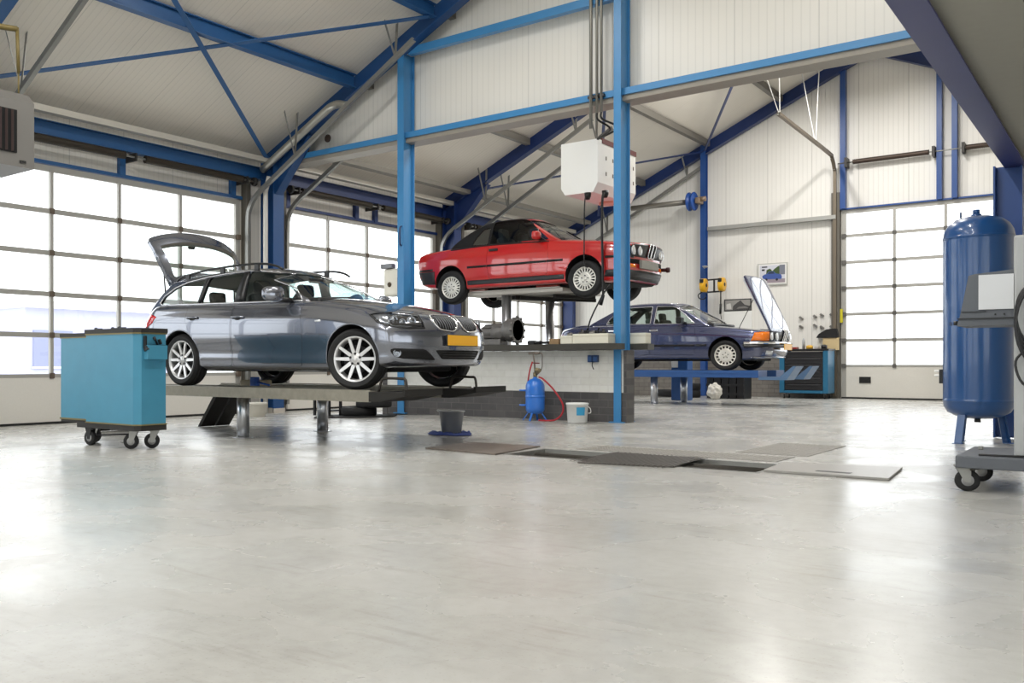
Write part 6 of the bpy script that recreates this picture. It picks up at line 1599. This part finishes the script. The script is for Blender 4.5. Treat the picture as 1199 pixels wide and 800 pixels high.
b = bm_new(); lathe(b, [(0,0),(.05,0),(.08,.05),(.03,.06),(0,.06)], 18, (26.0,9.20,3.55)); bar(b, (26.02,9.2,3.56), (26.2,9.3,3.56), .03, .03); tag(obj('siren', b, mat('siren_grey', (150,150,150), .4), origin=(26.0,9.2,3.55)), 'small grey signal lamp on the blue column above the reels', 'signal lamp')
t = thing('hand_winch', 'blue hand winch drum with shaft on the back wall column', 'winch', (26.0,9.5,5.45))
b = bm_new(); lathe(b, [(0,-.10),(.24,-.10),(.26,-.08),(.26,-.05),(.20,-.03),(.20,.03),(.26,.05),(.26,.08),(.24,.10),(0,.10)], 32, (25.95,9.55,5.42), 'Y'); obj('drum', b, mat('winch_blue', (36,82,160), .4), t)
b = bm_new(); tube(b, [(25.95,9.65,5.42),(25.95,11.3,5.42)], .075, 12); obj('shaft', b, mat('shaft_grey', (128,124,116), .45, .5), t)
b = bm_new(); bbox(b, 25.8, 26.1, 9.28, 9.42, 5.33, 5.5, .02); tube(b, [(25.9,9.30,5.45),(25.9,9.15,5.45)], .07, 12); obj('motor', b, mat('motor_brass', (150,130,110), .4, .5), t)
def framed(y0, y1, z0, z1, name, lab, cat, fm, draw):
    t = thing(name, lab, cat, (26.46,(y0+y1)/2,z0))
    b = bm_new(); box(b, 26.455, 26.4995, y0, y1, z0, z1); obj('frame', b, fm, t)
    b = bm_new(); box(b, 26.45, 26.456, y0+.03, y1-.03, z0+.03, z1-.03); p_ = obj('mount', b, mat('mount_white', (232,231,228), .6), t)
    draw(t, y0, y1, z0, z1, p_)
def pic(p_, polys):
    for nm, pts, m, dx in polys:
        b = bm_new(); prism(b, pts, 'X', 26.449-dx, 26.4505); obj(nm, b, m, p_)
def draw_car(t, y0, y1, z0, z1, p_):
    W, H = y1-y0-.12, z1-z0-.12
    def P(a, c): return (y1-.06-a*W, z0+.06+c*H)
    C = lambda n, c: mat('print_'+n, c, .5)
    def R(a0, a1, c0, c1): return [P(a0,c0),P(a1,c0),P(a1,c1),P(a0,c1)]
    pic(p_, [('print_sky', R(0,1,0,1), C('sky', (206,208,218)), .0005), ('print_ground', R(0,1,0,.22), C('ground', (150,138,146)), .001),
        ('print_trees', rpoly([P(.25,.45),P(.27,.75),P(.42,.82),P(.5,.66),P(.58,.78),P(.75,.95),P(.82,.86),P(.80,.45)], .02), C('trees', (62,84,44)), .0012),
        ('print_building', R(.78,1,.45,1), C('building', (120,124,136)), .0014),
        ('print_car', rpoly([P(.12,.22),P(.10,.42),P(.2,.5),P(.28,.52),P(.36,.64),P(.56,.64),P(.64,.52),P(.84,.46),P(.88,.34),P(.86,.2)], .01), C('car', (62,88,158)), .0018),
        ('print_wheel', [P(.26+.05*cos(a),.2+.07*sin(a)) for a in [2*pi*k/14 for k in range(14)]], C('wheel', (34,34,38)), .0022),
        ('print_wheel', [P(.68+.05*cos(a),.18+.07*sin(a)) for a in [2*pi*k/14 for k in range(14)]], C('wheel', (34,34,38)), .0022),
        ('print_window', rpoly([P(.32,.52),P(.38,.61),P(.54,.61),P(.6,.52)], .005), C('window', (40,48,62)), .0022),
        ('print_mark', R(.08,.30,.88,.95), C('mark', (44,46,54)), .0016), ('print_mark', R(.08,.20,.70,.80), C('mark', (44,46,54)), .0016)])
framed(7.195, 7.955, 3.01, 3.605, 'picture', 'framed colour picture of a blue car on the back wall', 'picture', mat('frame_silver', (196,196,190), .4, .4), draw_car)
def draw_bw(t, y0, y1, z0, z1, p_):
    W, H = y1-y0-.06, z1-z0-.06
    def P(a, c): return (y1-.03-a*W, z0+.03+c*H)
    C = lambda n, c: mat('print_'+n, c, .5)
    pic(p_, [('print_grey', [P(0,0),P(1,0),P(1,1),P(0,1)], C('g1', (150,148,144)), .0005), ('print_dark', rpoly([P(.3,0),P(.32,.4),P(.5,.75),P(.62,.95),P(.78,.5),P(1,.35),P(1,0)], .02), C('g2', (70,68,68)), .001), ('print_light', rpoly([P(.05,.1),P(.05,.6),P(.22,.7),P(.26,.1)], .02), C('g3', (200,198,194)), .0012), ('print_shape', rpoly([P(.45,.1),P(.55,.3),P(.8,.35),P(.95,.15)], .02), C('g4', (120,118,116)), .0015)])
framed(8.12, 8.84, 2.35, 2.68, 'picture', 'black and white picture above the white board', 'picture', mat('frame_dark', (60,60,60), .5), draw_bw)
b = bm_new(); bbox(b, 26.46, 26.4995, 8.1, 8.86, 1.72, 2.34, .006); tag(obj('whiteboard', b, mat('board_white', (236,236,232), .35), origin=(26.47,8.48,1.72)), 'plain white board on the back wall below a picture', 'board')
for i, (y, z) in enumerate(((6.86,2.10),(6.52,2.13),(6.36,2.16),(6.13,2.15),(6.86,1.87),(6.52,1.89),(6.36,1.84),(6.13,1.84))):
    b = bm_new(); bar(b, (26.46,y-.04,z-.03), (26.46,y+.04,z+.03), .05, .05); tube(b, [(26.5,y,z),(26.42,y,z)], .012, 8)
    lab = ('upper row','lower row')[i//4]; n_ = ('farthest from','second farthest from','second nearest to','nearest to')[i%4]
    tag(obj('tool_clip', b, mat('clip_grey', (120,118,114), .5, .3), origin=(26.48,y,z)), 'grey tool clip in the %s on the back wall, %s the door' % (lab, n_), 'clip', 'tool clips on the back wall')
# far tool cart
CT = mat('cart_teal', (34,104,140), .45)
t = thing('tool_cart', 'black and teal drawer cart against the back wall', 'tool cart', (25.9,6.55,0))
for y0, y1 in ((7.03,7.15),(6.0,6.12)):
    b = bm_new(); bbox(b, 25.55, 26.2, y0, y1, .14, 1.24, .015); obj('side_panel', b, CT, t)
for k in range(6):
    b = bm_new(); z0 = .22+.165*k; bbox(b, 25.57, 26.18, 6.125, 7.025, z0, z0+.155, .008); d_ = obj('drawer', b, mat('drawer_black', (34,34,37), .45), t)
    b = bm_new(); bar(b, (25.56,6.2,z0+.135), (25.56,6.95,z0+.135), .02, .02); obj('drawer_pull', b, mat('pull_grey', (76,76,80), .4, .4), d_)
b = bm_new(); bbox(b, 25.53, 26.22, 5.98, 7.17, 1.22, 1.27, .01); obj('top_tray', b, BLACK, t)
b = bm_new(); box(b, 25.57, 26.18, 6.12, 7.03, .14, .21); obj('base_rail', b, CT, t)
for x, y in ((25.66,7.06),(25.66,6.1),(26.1,7.06),(26.1,6.1)): caster(t, x, y, .055, .4, .03)
for i, (y, h, w, c, nm, lab) in enumerate(((6.98,.10,.05,(30,30,34),'oil_can','small black can at the left end of the drawer cart top'),(6.84,.05,.12,(150,44,40),'socket_case','low red case on the drawer cart top'),(6.64,.28,.035,(176,178,180),'spray_can','slim grey spray can standing on the drawer cart'),(6.50,.10,.08,(226,176,60),'glue_tin','yellow tin on the drawer cart beside the spray can'),(6.32,.07,.10,(196,190,186),'parts_tray','pale parts tray on the drawer cart top'),(6.16,.11,.07,(36,34,40),'torch','dark torch at the right end of the drawer cart top'))):
    b = bm_new(); x = 25.85; z = 1.271
    if nm in ('oil_can','spray_can','glue_tin','torch'): lathe(b, [(0,0),(w,0),(w,h*.8),(w*.6,h*.9),(w*.4,h),(0,h)], 18, (x,y,z))
    else: bbox(b, x-.1, x+.1, y-w/2, y+w/2, z, z+h, .01)
    tag(obj(nm, b, mat(nm+'_paint', c, .4), origin=(x,y,z)), lab, nm.replace('_', ' '))
b = bm_new(); bbox(b, 26.30, 26.49, 5.93, 6.30, 1.242, 1.56, .004); tag(obj('carton', b, mat('carton_tan', (208,186,142), .8), origin=(26.4,6.1,1.24)), 'tan carton on the brick ledge beside the far door', 'carton')
b = bm_new(); prism(b, rpoly([(6.46,1.56),(6.40,1.66),(6.22,1.78),(5.98,1.80),(5.94,1.66),(5.96,1.56)], .03), 'X', 26.28, 26.49); tag(obj('holdall', b, mat('holdall_black', (20,20,22), .7), origin=(26.4,6.2,1.561)), 'black bag lying on top of the tan carton', 'bag')

# ---- low building across the yard, seen through the left door
t = thing('building', 'long low grey-blue building across the yard beyond the left door', 'building', (20.5,33,-.14))
b = bm_new(); box(b, 17.5, 24.5, 30, 36, -.14, 2.9); obj('wall', b, mat('building_blue_grey', (186,188,214), .7), t)
b = bm_new(); box(b, 17.3, 24.7, 29.7, 36.2, 2.9, 3.15); obj('roof', b, mat('building_roof_white', (226,226,226), .6), t)
for x in (18.6,21.0,23.3):
    b = bm_new(); box(b, x-.8, x+.8, 29.95, 30, .8, 2.1); w_ = obj('window', b, mat('building_window', (140,146,176), .3), t)
    b = bm_new(); box(b, x-.86, x+.86, 29.92, 29.95, .72, .8); obj('window_sill', b, WHITEP, w_)
